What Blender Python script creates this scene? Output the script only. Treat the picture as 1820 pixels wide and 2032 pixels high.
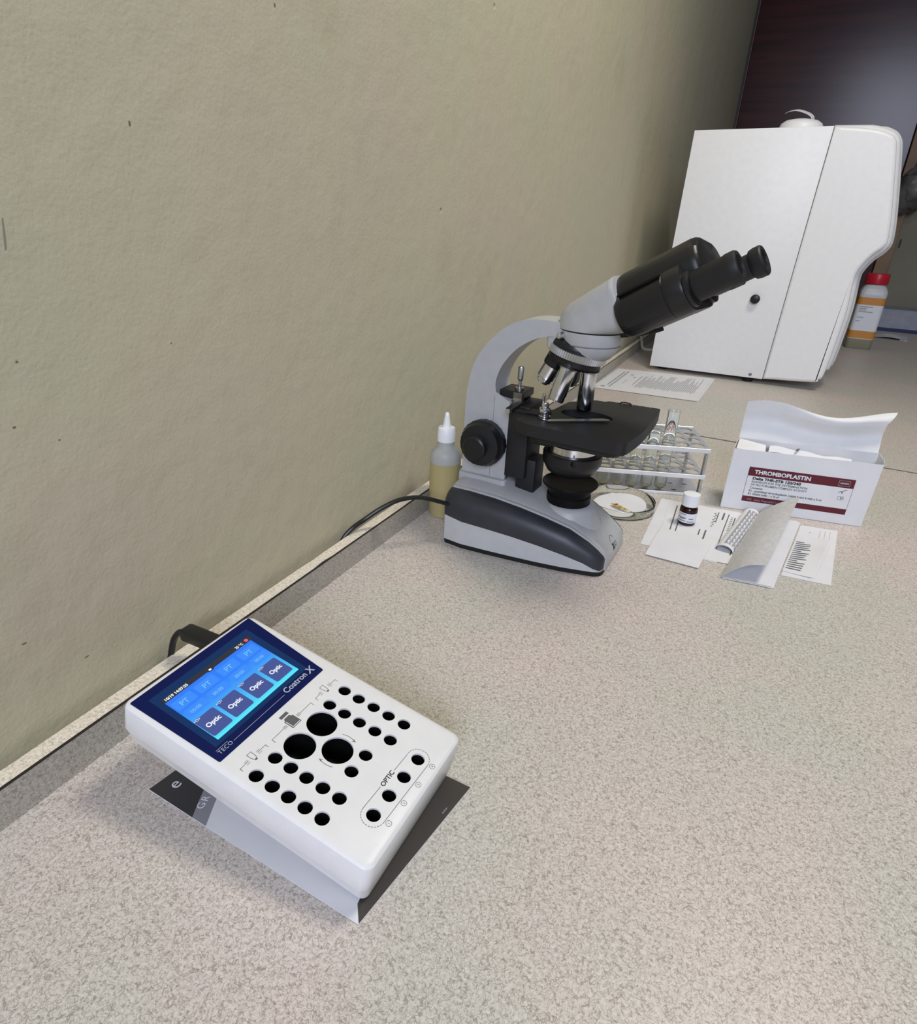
import bpy, bmesh, math, random
from math import sin, cos, pi, radians
from mathutils import Matrix, Vector
random.seed(7)

# ------------------------------------------------------------------ clear
for o in list(bpy.data.objects):
    bpy.data.objects.remove(o, do_unlink=True)
scene = bpy.context.scene
COL = scene.collection

# ------------------------------------------------------------------ camera
YAW, PIT, ROL = -0.435719, 0.441487, -0.0502813
fwd = Vector((sin(YAW)*cos(PIT), cos(YAW)*cos(PIT), -sin(PIT)))
rgt = Vector((cos(YAW), -sin(YAW), 0))
dwn = fwd.cross(rgt)
r2 = rgt*cos(ROL)+dwn*sin(ROL)
d2 = -rgt*sin(ROL)+dwn*cos(ROL)
cam_d = bpy.data.cameras.new('camera')
cam = bpy.data.objects.new('camera', cam_d)
COL.objects.link(cam)
m = Matrix.Identity(4)
for i in range(3):
    m[i][0] = r2[i]; m[i][1] = -d2[i]; m[i][2] = -fwd[i]
m[0][3], m[1][3], m[2][3] = 0.42, 0.0, 0.42
cam.matrix_world = m
cam_d.sensor_fit = 'HORIZONTAL'
cam_d.sensor_width = 36.0
cam_d.lens = 36.0*1241.7/1820.0
cam_d.clip_start = 0.01
scene.camera = cam

# ------------------------------------------------------------------ world and lamps
w = bpy.data.worlds.new('room_light'); scene.world = w
w.use_nodes = True
bg = w.node_tree.nodes['Background']
bg.inputs[0].default_value = (0.86, 0.92, 1.0, 1)
bg.inputs[1].default_value = 0.08

def area(name, loc, target, sx, sy, power, col):
    l = bpy.data.lights.new(name, 'AREA'); l.shape = 'RECTANGLE'
    l.size = sx; l.size_y = sy; l.energy = power; l.color = col
    o = bpy.data.objects.new(name, l); COL.objects.link(o)
    o.location = loc
    o.rotation_euler = (Vector(target)-Vector(loc)).to_track_quat('-Z', 'Y').to_euler()
    return o
# daylight through the window behind the camera, and the ceiling lamp over the bench
area('window_daylight', (1.30, -2.3, 1.75), (0.35, 1.5, 0.2), 1.2, 1.3, 84, (0.74, 0.80, 1.0))
area('ceiling_lamp', (0.82, 1.10, 1.95), (0.38, 0.66, 0.0), 0.45, 0.45, 21.5, (1.0, 0.94, 0.82))

vs = scene.view_settings
vs.view_transform = 'Standard'; vs.look = 'None'; vs.gamma = 1.0
vs.use_curve_mapping = False
vs.exposure = 0.0

# ------------------------------------------------------------------ materials
def srgb(r, g, b):
    f = lambda c: (c/255/12.92) if c/255 <= 0.04045 else ((c/255+0.055)/1.055)**2.4
    return (f(r), f(g), f(b))

def mat(name, col, rough=0.5, metal=0.0, spec=0.5, emit=None, es=1.0, trans=0.0, ior=1.45, alpha=1.0, coat=0.0, sss=0.0):
    m = bpy.data.materials.new(name); m.use_nodes = True
    p = m.node_tree.nodes['Principled BSDF']
    p.inputs['Base Color'].default_value = (*col, 1)
    p.inputs['Roughness'].default_value = rough
    p.inputs['Metallic'].default_value = metal
    p.inputs['Specular IOR Level'].default_value = spec
    p.inputs['IOR'].default_value = ior
    p.inputs['Transmission Weight'].default_value = trans
    p.inputs['Alpha'].default_value = alpha
    p.inputs['Coat Weight'].default_value = coat
    if emit:
        p.inputs['Emission Color'].default_value = (*emit, 1)
        p.inputs['Emission Strength'].default_value = es
    return m

def nodes(m): return m.node_tree.nodes, m.node_tree.links, m.node_tree.nodes['Principled BSDF']

def noise_mat(name, c1, c2, scale, rough=0.5, bump=0.0, bscale=None, detail=4, metal=0.0, spec=0.5, bdist=0.002):
    m = mat(name, c1, rough, metal, spec)
    N, L, P = nodes(m)
    tc = N.new('ShaderNodeTexCoord')
    n = N.new('ShaderNodeTexNoise'); n.inputs['Scale'].default_value = scale; n.inputs['Detail'].default_value = detail
    L.new(tc.outputs['Object'], n.inputs['Vector'])
    r = N.new('ShaderNodeValToRGB')
    r.color_ramp.elements[0].color = (*c1, 1); r.color_ramp.elements[1].color = (*c2, 1)
    r.color_ramp.elements[0].position = 0.35; r.color_ramp.elements[1].position = 0.65
    L.new(n.outputs['Fac'], r.inputs['Fac']); L.new(r.outputs['Color'], P.inputs['Base Color'])
    if bump:
        n2 = N.new('ShaderNodeTexNoise'); n2.inputs['Scale'].default_value = bscale or scale*4; n2.inputs['Detail'].default_value = 3
        L.new(tc.outputs['Object'], n2.inputs['Vector'])
        b = N.new('ShaderNodeBump'); b.inputs['Strength'].default_value = bump; b.inputs['Distance'].default_value = bdist
        L.new(n2.outputs['Fac'], b.inputs['Height']); L.new(b.outputs['Normal'], P.inputs['Normal'])
    return m

def wall_material():
    m = mat('painted_plaster', (.47, .43, .33), 0.62, spec=0.35)
    N, L, P = nodes(m)
    tc = N.new('ShaderNodeTexCoord')
    def noise(s, d=3, rough=.5):
        n = N.new('ShaderNodeTexNoise'); n.inputs['Scale'].default_value = s; n.inputs['Detail'].default_value = d
        n.inputs['Roughness'].default_value = rough
        L.new(tc.outputs['Object'], n.inputs['Vector']); return n
    a = noise(3.2, 2)
    r = N.new('ShaderNodeValToRGB')
    r.color_ramp.elements[0].position = .36; r.color_ramp.elements[1].position = .64
    r.color_ramp.elements[0].color = (.500, .482, .346, 1); r.color_ramp.elements[1].color = (.524, .474, .353, 1)
    e = r.color_ramp.elements.new(.5); e.color = (.518, .484, .347, 1)
    L.new(a.outputs['Fac'], r.inputs['Fac'])
    # dirt stains with a shape of their own
    s1 = noise(7.5, 5, .62)
    sr = N.new('ShaderNodeMapRange'); sr.inputs[1].default_value = .60; sr.inputs[2].default_value = .74
    sr.inputs[3].default_value = 0; sr.inputs[4].default_value = .22
    L.new(s1.outputs['Fac'], sr.inputs[0])
    mx = N.new('ShaderNodeMixRGB'); mx.inputs[2].default_value = (.34, .30, .20, 1)
    L.new(sr.outputs[0], mx.inputs[0]); L.new(r.outputs[0], mx.inputs[1]); L.new(mx.outputs[0], P.inputs['Base Color'])
    b1 = noise(320, 3); b2 = noise(36, 4); b3 = noise(7, 2)
    add = N.new('ShaderNodeMath'); add.operation = 'MULTIPLY_ADD'; add.inputs[1].default_value = .12
    L.new(b1.outputs['Fac'], add.inputs[0]); 
    mu = N.new('ShaderNodeMath'); mu.operation = 'MULTIPLY'; mu.inputs[1].default_value = .45
    L.new(b2.outputs['Fac'], mu.inputs[0]); L.new(mu.outputs[0], add.inputs[2])
    add2 = N.new('ShaderNodeMath'); add2.operation = 'MULTIPLY_ADD'; add2.inputs[1].default_value = .8
    L.new(b3.outputs['Fac'], add2.inputs[0]); L.new(add.outputs[0], add2.inputs[2])
    # scattered pock marks
    vo = N.new('ShaderNodeTexVoronoi'); vo.inputs['Scale'].default_value = 9
    L.new(tc.outputs['Object'], vo.inputs['Vector'])
    vr = N.new('ShaderNodeMapRange'); vr.inputs[1].default_value = .012; vr.inputs[2].default_value = .035
    vr.inputs[3].default_value = -.55; vr.inputs[4].default_value = 0
    L.new(vo.outputs['Distance'], vr.inputs[0])
    add3 = N.new('ShaderNodeMath'); add3.operation = 'ADD'
    L.new(add2.outputs[0], add3.inputs[0]); L.new(vr.outputs[0], add3.inputs[1])
    b = N.new('ShaderNodeBump'); b.inputs['Strength'].default_value = .55; b.inputs['Distance'].default_value = .006
    L.new(add3.outputs[0], b.inputs['Height']); L.new(b.outputs['Normal'], P.inputs['Normal'])
    return m

def laminate(name, light, dark, tint1, tint2):
    m = mat(name, light, 0.42, spec=0.4)
    N, L, P = nodes(m)
    tc = N.new('ShaderNodeTexCoord')
    def noise(s, d=2, dist=0.0, off=0.0):
        n = N.new('ShaderNodeTexNoise'); n.inputs['Scale'].default_value = s; n.inputs['Detail'].default_value = d
        n.inputs['Distortion'].default_value = dist
        if off:
            mp = N.new('ShaderNodeMapping'); mp.inputs['Location'].default_value = (off, off*2, off*3)
            L.new(tc.outputs['Object'], mp.inputs['Vector']); L.new(mp.outputs[0], n.inputs['Vector'])
        else: L.new(tc.outputs['Object'], n.inputs['Vector'])
        return n
    # broad pinkish / greenish print tone
    a = noise(4.5, 2)
    r = N.new('ShaderNodeValToRGB')
    r.color_ramp.elements[0].position = .40; r.color_ramp.elements[1].position = .60
    r.color_ramp.elements[0].color = (*tint1, 1); r.color_ramp.elements[1].color = (*tint2, 1)
    L.new(a.outputs['Fac'], r.inputs['Fac'])
    cur = r.outputs[0]
    # short dark thread flecks: iso-lines of noise, broken by a second noise
    for k, (sc, wdt, lo, strength) in enumerate([(250, .028, .43, .66), (345, .033, .45, .52), (480, .040, .46, .40)]):
        n = noise(sc, 1, .6, 3.1*k+.7)
        s = N.new('ShaderNodeMath'); s.operation = 'SUBTRACT'; s.inputs[1].default_value = .5
        L.new(n.outputs['Fac'], s.inputs[0])
        ab = N.new('ShaderNodeMath'); ab.operation = 'ABSOLUTE'; L.new(s.outputs[0], ab.inputs[0])
        mr = N.new('ShaderNodeMapRange'); mr.inputs[1].default_value = wdt*.4; mr.inputs[2].default_value = wdt*1.6
        mr.inputs[3].default_value = 1; mr.inputs[4].default_value = 0
        L.new(ab.outputs[0], mr.inputs[0])
        n2 = noise(sc*.9, 1, 0, 7.7*k+5)
        m2 = N.new('ShaderNodeMapRange'); m2.inputs[1].default_value = lo; m2.inputs[2].default_value = lo+.05
        m2.inputs[3].default_value = 0; m2.inputs[4].default_value = strength
        L.new(n2.outputs['Fac'], m2.inputs[0])
        mu = N.new('ShaderNodeMath'); mu.operation = 'MULTIPLY'
        L.new(mr.outputs[0], mu.inputs[0]); L.new(m2.outputs[0], mu.inputs[1])
        mx = N.new('ShaderNodeMixRGB'); mx.inputs[2].default_value = (*dark, 1)
        L.new(mu.outputs[0], mx.inputs[0]); L.new(cur, mx.inputs[1]); cur = mx.outputs[0]
    # soft grain
    g = noise(420, 2, 0, 1.3)
    gm = N.new('ShaderNodeMapRange'); gm.inputs[1].default_value = .3; gm.inputs[2].default_value = .7
    gm.inputs[3].default_value = .86; gm.inputs[4].default_value = 1.10
    L.new(g.outputs['Fac'], gm.inputs[0])
    hs = N.new('ShaderNodeMixRGB'); hs.blend_type = 'MULTIPLY'; hs.inputs[0].default_value = 1
    L.new(cur, hs.inputs[1]); L.new(gm.outputs[0], hs.inputs[2])
    L.new(hs.outputs[0], P.inputs['Base Color'])
    return m

def wood_material():
    m = mat('mahogany_veneer', (.035, .011, .010), 0.22, spec=.30)
    N, L, P = nodes(m)
    tc = N.new('ShaderNodeTexCoord'); mp = N.new('ShaderNodeMapping')
    mp.inputs['Scale'].default_value = (1.2, 8, 14)
    L.new(tc.outputs['Object'], mp.inputs['Vector'])
    n = N.new('ShaderNodeTexNoise'); n.inputs['Scale'].default_value = 2.2; n.inputs['Detail'].default_value = 6
    L.new(mp.outputs[0], n.inputs['Vector'])
    r = N.new('ShaderNodeValToRGB'); r.color_ramp.elements[0].color = (.026, .0060, .0065, 1); r.color_ramp.elements[1].color = (.070, .015, .014, 1)
    r.color_ramp.elements[0].position = .3; r.color_ramp.elements[1].position = .7
    L.new(n.outputs['Fac'], r.inputs['Fac']); L.new(r.outputs[0], P.inputs['Base Color'])
    return m

def cloudy_plastic(name, col, rough=.35, trans=.5, thin=True):
    m = mat(name, col, rough, trans=trans, ior=1.2)
    return m

M = {}
M['wall'] = wall_material()
M['wall_far'] = noise_mat('far_plaster', (.30, .28, .21), (.27, .245, .18), 4, .7, .3, 40)
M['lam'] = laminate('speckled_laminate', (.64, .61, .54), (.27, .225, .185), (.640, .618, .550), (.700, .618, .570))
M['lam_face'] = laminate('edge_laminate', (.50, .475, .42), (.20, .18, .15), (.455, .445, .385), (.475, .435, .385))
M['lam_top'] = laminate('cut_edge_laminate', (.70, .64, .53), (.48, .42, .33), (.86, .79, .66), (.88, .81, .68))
M['chip'] = mat('chipped_plaster', (.16, .14, .10), .8)
M['scuff'] = mat('grey_scuff', (.26, .25, .20), .7)
M['floor'] = noise_mat('floor_tile', (.25, .23, .2), (.3, .28, .25), 3, .5)
M['cabinet'] = mat('cabinet_board', (.45, .42, .36), .5)
M['seam'] = noise_mat('dirty_seam_putty', (.10, .085, .06), (.22, .19, .15), 60, .9)
M['crack'] = mat('dark_gap', (.03, .025, .02), .9)
M['wood'] = wood_material()
M['wood_dark'] = mat('dark_wood_frame', (.016, .006, .006), .4)
M['wood_edge'] = mat('worn_wood_edge', (.16, .10, .085), .5)
M['tan'] = noise_mat('tan_timber', (.34, .23, .14), (.28, .18, .11), 9, .6)
M['white_plastic'] = noise_mat('white_instrument_plastic', (.83, .83, .82), (.80, .80, .80), 60, .38, .05, 900, bdist=.0004)
M['black_well'] = mat('black_well_plastic', (.004, .004, .004), .5, spec=.2)
M['navy'] = mat('navy_glass', (.0025, .009, .080), .10, spec=.16)
M['navy_light'] = mat('navy_glass_border', (.006, .036, .13), .14, spec=.16)
M['ink'] = mat('grey_ink', (.11, .11, .11), .6)
M['ink_black'] = mat('black_ink', (.012, .012, .014), .6)
M['ink_light'] = mat('light_grey_ink', (.36, .36, .37), .6)
M['ink_white'] = mat('white_ink', (.78, .80, .84), .5)
M['ink_silver'] = mat('silver_ink', (.45, .50, .62), .5)
def em(name, c, s=1.0): return mat(name, (0.01, 0.01, 0.01), .25, emit=c, es=s)
def screen_blue():
    m = mat('lit_blue_pixels', (.0, .0, .02), .25)
    N, L, P = nodes(m)
    tc = N.new('ShaderNodeTexCoord'); sx = N.new('ShaderNodeSeparateXYZ'); L.new(tc.outputs['Generated'], sx.inputs[0])
    r = N.new('ShaderNodeValToRGB'); L.new(sx.outputs['Y'], r.inputs['Fac'])
    E_ = r.color_ramp.elements
    E_[0].position = 0; E_[0].color = (.09, .88, 1.0, 1)
    E_[1].position = 1; E_[1].color = (.022, .20, .98, 1)
    e = E_.new(.10); e.color = (.08, .62, .98, 1)
    e = E_.new(.42); e.color = (.05, .40, .96, 1)
    e = E_.new(.72); e.color = (.018, .22, .98, 1)
    L.new(r.outputs[0], P.inputs['Emission Color']); P.inputs['Emission Strength'].default_value = .95
    return m
M['s_blue'] = screen_blue()
M['s_tile'] = em('lit_tile_pixels', srgb(64, 84, 158), .85)
M['s_cell'] = em('lit_cell_pixels', srgb(48, 140, 255), .95)
M['s_cyan'] = em('lit_cyan_pixels', srgb(120, 205, 255), .9)
M['s_white'] = em('lit_white_pixels', (.90, .96, 1.0), 1.0)
M['s_black'] = em('black_pixels', (.010, .014, .028), 1.0)
M['s_red'] = em('red_pixels', (.85, .10, .14), 1.0)
M['paper_white'] = noise_mat('white_paper', (.78, .78, .80), (.75, .75, .77), 30, .7)
M['paper_grey'] = noise_mat('shaded_paper', (.62, .62, .62), (.54, .54, .55), 160, .8)  # greyer copy of the white paper, shade put into the colour
M['paper_dark'] = mat('dark_printed_paper', (.045, .045, .047), .35, spec=.5)
M['paper_brown'] = mat('brown_black_printed_paper', (.055, .048, .042), .35)
M['paper_mid'] = mat('grey_printed_band', (.27, .27, .30), .4)
M['card'] = noise_mat('white_carton_board', (.80, .80, .80), (.77, .77, .77), 40, .6)
M['maroon'] = mat('maroon_print', srgb(96, 22, 38), .5)
M['mic_grey'] = noise_mat('light_grey_enamel', (.455, .460, .460), (.43, .435, .435), 80, .38, .04, 900, bdist=.0004)
M['mic_white'] = noise_mat('pale_grey_enamel', (.52, .53, .53), (.49, .50, .50), 80, .4)
M['mic_dark'] = noise_mat('slate_enamel', (.028, .031, .037), (.034, .037, .044), 40, .42)
M['black'] = mat('black_satin_plastic', (.010, .010, .011), .38)
M['black_matt'] = mat('black_matt_metal', (.013, .013, .014), .55)
M['black_gloss'] = mat('black_glossy_glass', (.003, .003, .003), .22, spec=.22)
M['dull_black'] = mat('dull_black_glass', (.006, .006, .006), .45, spec=.12)
M['rubber'] = mat('black_rubber', (.010, .010, .010), .7)
M['chrome'] = mat('polished_chrome', (.75, .76, .78), .16, 1.0)
M['steel'] = mat('brushed_steel', (.50, .50, .49), .32, 1.0)
M['alu'] = noise_mat('brushed_aluminium', (.62, .63, .65), (.56, .57, .60), 60, .36, metal=1.0)
M['alu_edge'] = mat('bright_aluminium_lip', (.88, .89, .92), .30, .6)
M['glass'] = mat('clear_glass', (.93, .96, .94), .03, trans=1.0, ior=1.3)
M['glass_edge'] = mat('thick_glass_edge', (.95, .97, .94), .02, trans=1.0, ior=1.38)
M['yellow_res'] = mat('yellow_residue', (.80, .68, .40), .3)
M['red_mark'] = mat('red_marker_ink', (.55, .10, .08), .5)
M['amber'] = mat('dark_amber_glass', (.022, .006, .004), .12)
M['white_cap'] = mat('white_cap_plastic', (.86, .87, .88), .35)
M['pe_clear'] = mat('cloudy_polythene', (.56, .57, .54), .38, trans=.25, ior=1.3)
M['pe_yellow'] = mat('polythene_over_yellow_liquid', (.52, .44, .21), .30, trans=.15, ior=1.3)
M['red_cap'] = mat('red_cap_plastic', (.52, .012, .03), .35)
M['pe_white'] = mat('milky_plastic', (.58, .59, .60), .35)
M['orange'] = mat('orange_label', (.60, .26, .05), .45)
M['olive_liquid'] = mat('plastic_over_dull_liquid', (.27, .25, .17), .35)
M['bag'] = noise_mat('dark_plastic_film', (.045, .043, .04), (.20, .19, .18), 9, .28)
M['carton_grey'] = noise_mat('printed_grey_carton', (.36, .38, .44), (.30, .32, .38), 25, .6)
M['navy_print'] = mat('navy_print', (.015, .018, .10), .5)
M['foil'] = mat('silver_foil', (.70, .71, .74), .30, .35)
M['white_cable'] = mat('pale_cable_sheath', (.55, .53, .50), .5)
M['ochre'] = mat('ochre_stain', (.60, .42, .10), .6)
M['grey_groove'] = mat('grey_gasket', (.19, .195, .20), .5)

# ------------------------------------------------------------------ mesh helpers
def finish(name, bm, material, parent=None, smooth=35, mx=None):
    if mx is not None: bmesh.ops.transform(bm, matrix=mx, verts=bm.verts)
    bmesh.ops.recalc_face_normals(bm, faces=bm.faces)
    me = bpy.data.meshes.new(name); bm.to_mesh(me); bm.free()
    if smooth:
        me.shade_smooth(); me.set_sharp_from_angle(angle=radians(smooth))
        for p in me.polygons:
            if len(p.vertices) > 8: p.use_smooth = False
    me.materials.append(M[material] if isinstance(material, str) else material)
    o = bpy.data.objects.new(name, me); COL.objects.link(o)
    if parent: o.parent = parent
    return o

def tag(o, label=None, cat=None, group=None, kind=None):
    if label: o['label'] = label
    if cat: o['category'] = cat
    if group: o['group'] = group
    if kind: o['kind'] = kind
    return o

def thing(name, label, cat, loc=(0, 0, 0), rz=0.0, mx=None, group=None):
    o = bpy.data.objects.new(name, None); COL.objects.link(o)
    o.empty_display_size = .02
    if mx is not None: o.matrix_world = mx
    else: o.location = loc; o.rotation_euler = (0, 0, rz)
    return tag(o, label, cat, group)

def copy_to(o, loc=None, parent=None, mx=None):
    c = o.copy(); COL.objects.link(c); c.parent = parent
    if mx is not None: c.matrix_local = mx
    elif loc is not None: c.location = loc
    return c

def box(x0, x1, y0, y1, z0, z1, bev=0.0, seg=2):
    bm = bmesh.new()
    v = [bm.verts.new((x, y, z)) for x in (x0, x1) for y in (y0, y1) for z in (z0, z1)]
    for f in ((0, 1, 3, 2), (4, 6, 7, 5), (0, 4, 5, 1), (2, 3, 7, 6), (0, 2, 6, 4), (1, 5, 7, 3)):
        bm.faces.new([v[i] for i in f])
    if bev: bmesh.ops.bevel(bm, geom=bm.edges[:], offset=bev, segments=seg, affect='EDGES', profile=.5)
    return bm

def prism(poly, z0, z1, bev=0.0, seg=2):
    """poly [(x,y)] extruded in z"""
    bm = bmesh.new()
    a = [bm.verts.new((x, y, z0)) for x, y in poly]; b = [bm.verts.new((x, y, z1)) for x, y in poly]
    n = len(poly)
    bm.faces.new(a[::-1]); bm.faces.new(b)
    for i in range(n): bm.faces.new((a[i], a[(i+1) % n], b[(i+1) % n], b[i]))
    if bev:
        es = [e for e in bm.edges if abs(e.verts[0].co.z-e.verts[1].co.z) < 1e-9]
        bmesh.ops.bevel(bm, geom=es, offset=bev, segments=seg, affect='EDGES', profile=.5)
    return bm

XZ = Matrix(((1, 0, 0, 0), (0, 0, 1, 0), (0, 1, 0, 0), (0, 0, 0, 1)))   # prism (x,y)->(x,z), extrusion z->y

def lathe(prof, seg=40, mx=None, bm=None):
    bm = bm or bmesh.new(); rings = []
    for r, z in prof:
        if r < 1e-6: rings.append([bm.verts.new((0, 0, z))])
        else: rings.append([bm.verts.new((r*cos(2*pi*i/seg), r*sin(2*pi*i/seg), z)) for i in range(seg)])
    for A, B in zip(rings, rings[1:]):
        for i in range(seg):
            j = (i+1) % seg
            if len(A) == 1 and len(B) == 1: continue
            if len(A) == 1: bm.faces.new((A[0], B[i], B[j]))
            elif len(B) == 1: bm.faces.new((A[i], A[j], B[0]))
            else: bm.faces.new((A[i], A[j], B[j], B[i]))
    if mx is not None: bmesh.ops.transform(bm, matrix=mx, verts=bm.verts)
    return bm

def frame_mx(o, zdir, xhint=(1, 0, 0)):
    z = Vector(zdir).normalized(); x = Vector(xhint); x = (x-z*x.dot(z)).normalized(); y = z.cross(x)
    m = Matrix.Identity(4)
    for i in range(3): m[i][0] = x[i]; m[i][1] = y[i]; m[i][2] = z[i]; m[i][3] = o[i]
    return m

def spline(P, n=8):
    P = [Vector(p) for p in P]; out = []
    for i in range(len(P)-1):
        p0 = P[max(i-1, 0)]; p1 = P[i]; p2 = P[i+1]; p3 = P[min(i+2, len(P)-1)]
        for k in range(n):
            t = k/n
            out.append(.5*((2*p1)+(p2-p0)*t+(2*p0-5*p1+4*p2-p3)*t*t+(3*p1-p0-3*p2+p3)*t**3))
    out.append(P[-1]); return out

def tube(pts, r, seg=10, n=8, sm=True):
    P = spline(pts, n) if sm else [Vector(p) for p in pts]
    bm = bmesh.new(); rings = []
    up = Vector((0, 0, 1))
    for i, p in enumerate(P):
        t = (P[min(i+1, len(P)-1)]-P[max(i-1, 0)]).normalized()
        a = up-t*up.dot(t)
        if a.length < .05: a = Vector((1, 0, 0))-t*t.x
        a.normalize(); b = t.cross(a); up = a
        rings.append([bm.verts.new(p+r*(cos(2*pi*k/seg)*a+sin(2*pi*k/seg)*b)) for k in range(seg)])
    for A, B in zip(rings, rings[1:]):
        for i in range(seg): bm.faces.new((A[i], A[(i+1) % seg], B[(i+1) % seg], B[i]))
    bm.faces.new(rings[0][::-1]); bm.faces.new(rings[-1])
    return bm

def loft(rings, cap=True, closed=True, bm=None):
    bm = bm or bmesh.new()
    R = [[bm.verts.new(p) for p in r] for r in rings]; n = len(R[0])
    for A, B in zip(R, R[1:]):
        for i in range(n if closed else n-1): bm.faces.new((A[i], A[(i+1) % n], B[(i+1) % n], B[i]))
    if cap: bm.faces.new(R[0][::-1]); bm.faces.new(R[-1])
    return bm

def rrect(x0, x1, y0, y1, r, k=6):
    P = []
    for cx, cy, a0 in ((x1-r, y1-r, 0), (x0+r, y1-r, 90), (x0+r, y0+r, 180), (x1-r, y0+r, 270)):
        for i in range(k+1):
            a = radians(a0+90*i/k); P.append((cx+r*cos(a), cy+r*sin(a)))
    return P

def round_poly(poly, r, k=5):
    """round each corner of a polygon; r number or list"""
    out = []; n = len(poly)
    for i, p in enumerate(poly):
        p = Vector(p); a = Vector(poly[i-1]); b = Vector(poly[(i+1) % n])
        ri = r[i] if isinstance(r, (list, tuple)) else r
        if ri <= 0: out.append(tuple(p)); continue
        da = (a-p); db = (b-p); t = min(ri, da.length*.45, db.length*.45)
        A = p+da.normalized()*t; B = p+db.normalized()*t
        for j in range(k+1):
            u = j/k; out.append(tuple(A*(1-u)**2+p*2*u*(1-u)+B*u*u))
    return out

def hull(points, bm=None):
    bm = bm or bmesh.new()
    vs_ = [bm.verts.new(p) for p in points]
    r = bmesh.ops.convex_hull(bm, input=vs_)
    bad = {g for k in ('geom_interior', 'geom_unused') for g in r[k] if isinstance(g, bmesh.types.BMVert)}
    if bad: bmesh.ops.delete(bm, geom=list(bad), context='VERTS')
    return bm

def sheet(fn, nu, nv, th=.0004):
    """fn(u,v)->(x,y,z): a thin sheet with thickness"""
    bm = bmesh.new()
    T = [[bm.verts.new(Vector(fn(i/nu, j/nv))+Vector((0, 0, th))) for j in range(nv+1)] for i in range(nu+1)]
    B = [[bm.verts.new(Vector(fn(i/nu, j/nv))) for j in range(nv+1)] for i in range(nu+1)]
    for i in range(nu):
        for j in range(nv):
            bm.faces.new((T[i][j], T[i+1][j], T[i+1][j+1], T[i][j+1])); bm.faces.new((B[i][j+1], B[i+1][j+1], B[i+1][j], B[i][j]))
    for i in range(nu):
        bm.faces.new((T[i][0], B[i][0], B[i+1][0], T[i+1][0])); bm.faces.new((T[i][nv], T[i+1][nv], B[i+1][nv], B[i][nv]))
    for j in range(nv):
        bm.faces.new((T[0][j], T[0][j+1], B[0][j+1], B[0][j])); bm.faces.new((T[nu][j], B[nu][j], B[nu][j+1], T[nu][j+1]))
    return bm

def bilin(q, z=None):
    """q four (x,y[,z]) corners: u along 0-1, v along 0-3"""
    q = [Vector((*p, 0)) if len(p) == 2 else Vector(p) for p in q]
    def f(u, v):
        p = q[0]*(1-u)*(1-v)+q[1]*u*(1-v)+q[2]*u*v+q[3]*(1-u)*v
        return p+Vector((0, 0, z(u, v) if callable(z) else (z or 0)))
    return f

def bars(quads, lift=.00012, bm=None):
    """flat printed bars, each a list of four points"""
    bm = bm or bmesh.new()
    for q in quads: bm.faces.new([bm.verts.new(Vector(p)+Vector((0, 0, lift))) for p in q])
    return bm

def text(name, s, size, mx, material, parent=None, align='LEFT', space=1.0, ext=.00004, bold=0.0, shear=0.0):
    c = bpy.data.curves.new('tmp_text', 'FONT'); c.body = s; c.size = size; c.align_x = align
    c.space_character = space; c.extrude = ext; c.offset = bold; c.resolution_u = 3; c.shear = shear
    o = bpy.data.objects.new('tmp_text', c); COL.objects.link(o)
    dg = bpy.context.evaluated_depsgraph_get(); dg.update()
    me = bpy.data.meshes.new_from_object(o.evaluated_get(dg))
    bpy.data.objects.remove(o, do_unlink=True); bpy.data.curves.remove(c)
    me.transform(mx); me.name = name; me.materials.clear(); me.materials.append(M[material])
    t = bpy.data.objects.new(name, me); COL.objects.link(t)
    if parent: t.parent = parent
    return t

def T(x, y, z): return Matrix.Translation((x, y, z))
def RZ(a): return Matrix.Rotation(radians(a), 4, 'Z')
def RX(a): return Matrix.Rotation(radians(a), 4, 'X')
def RY(a): return Matrix.Rotation(radians(a), 4, 'Y')

# =================================================================== THE ROOM
STRIP_H = .0357
o = finish('wall_left', box(-.176, -.026, -1.2, 4.40, -.85, 2.3), 'wall', smooth=0); tag(o, kind='structure')
for y, z, ry, rz in ((.2487, .3187, .0009, .0007), (.2364, .2765, .0010, .0008), (.2644, .2596, .0007, .0006), (.3739, .3132, .0006, .0006), (.2036, .1175, .0018, .0006), (.2447, .0770, .0020, .0005), (.5313, .5767, .0009, .0016), (.3659, .4692, .0008, .0018)):
    finish('paint_chip', prism([(y+ry*cos(k*pi/4)*(1+.2*(k % 2)), z+rz*sin(k*pi/4)) for k in range(8)], -.0262, -.0258), 'chip', o, smooth=0, mx=Matrix(((0, 0, 1, 0), (1, 0, 0, 0), (0, 1, 0, 0), (0, 0, 0, 1))))
finish('scuff_mark', prism([(.2585, .3870), (.2600, .3880), (.2612, .3960), (.2622, .4060), (.2614, .4060), (.2598, .3960)], -.0262, -.0259), 'scuff', o, smooth=0, mx=Matrix(((0, 0, 1, 0), (1, 0, 0, 0), (0, 1, 0, 0), (0, 0, 0, 1))))
o = finish('wall_far', box(-.03, 2.6, 4.405, 4.52, -.85, 2.3), 'wall_far', smooth=0); tag(o, kind='structure')
o = finish('floor', box(-.03, 2.6, -1.2, 4.405, -.95, -.85), 'floor', smooth=0); tag(o, kind='structure')
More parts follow.
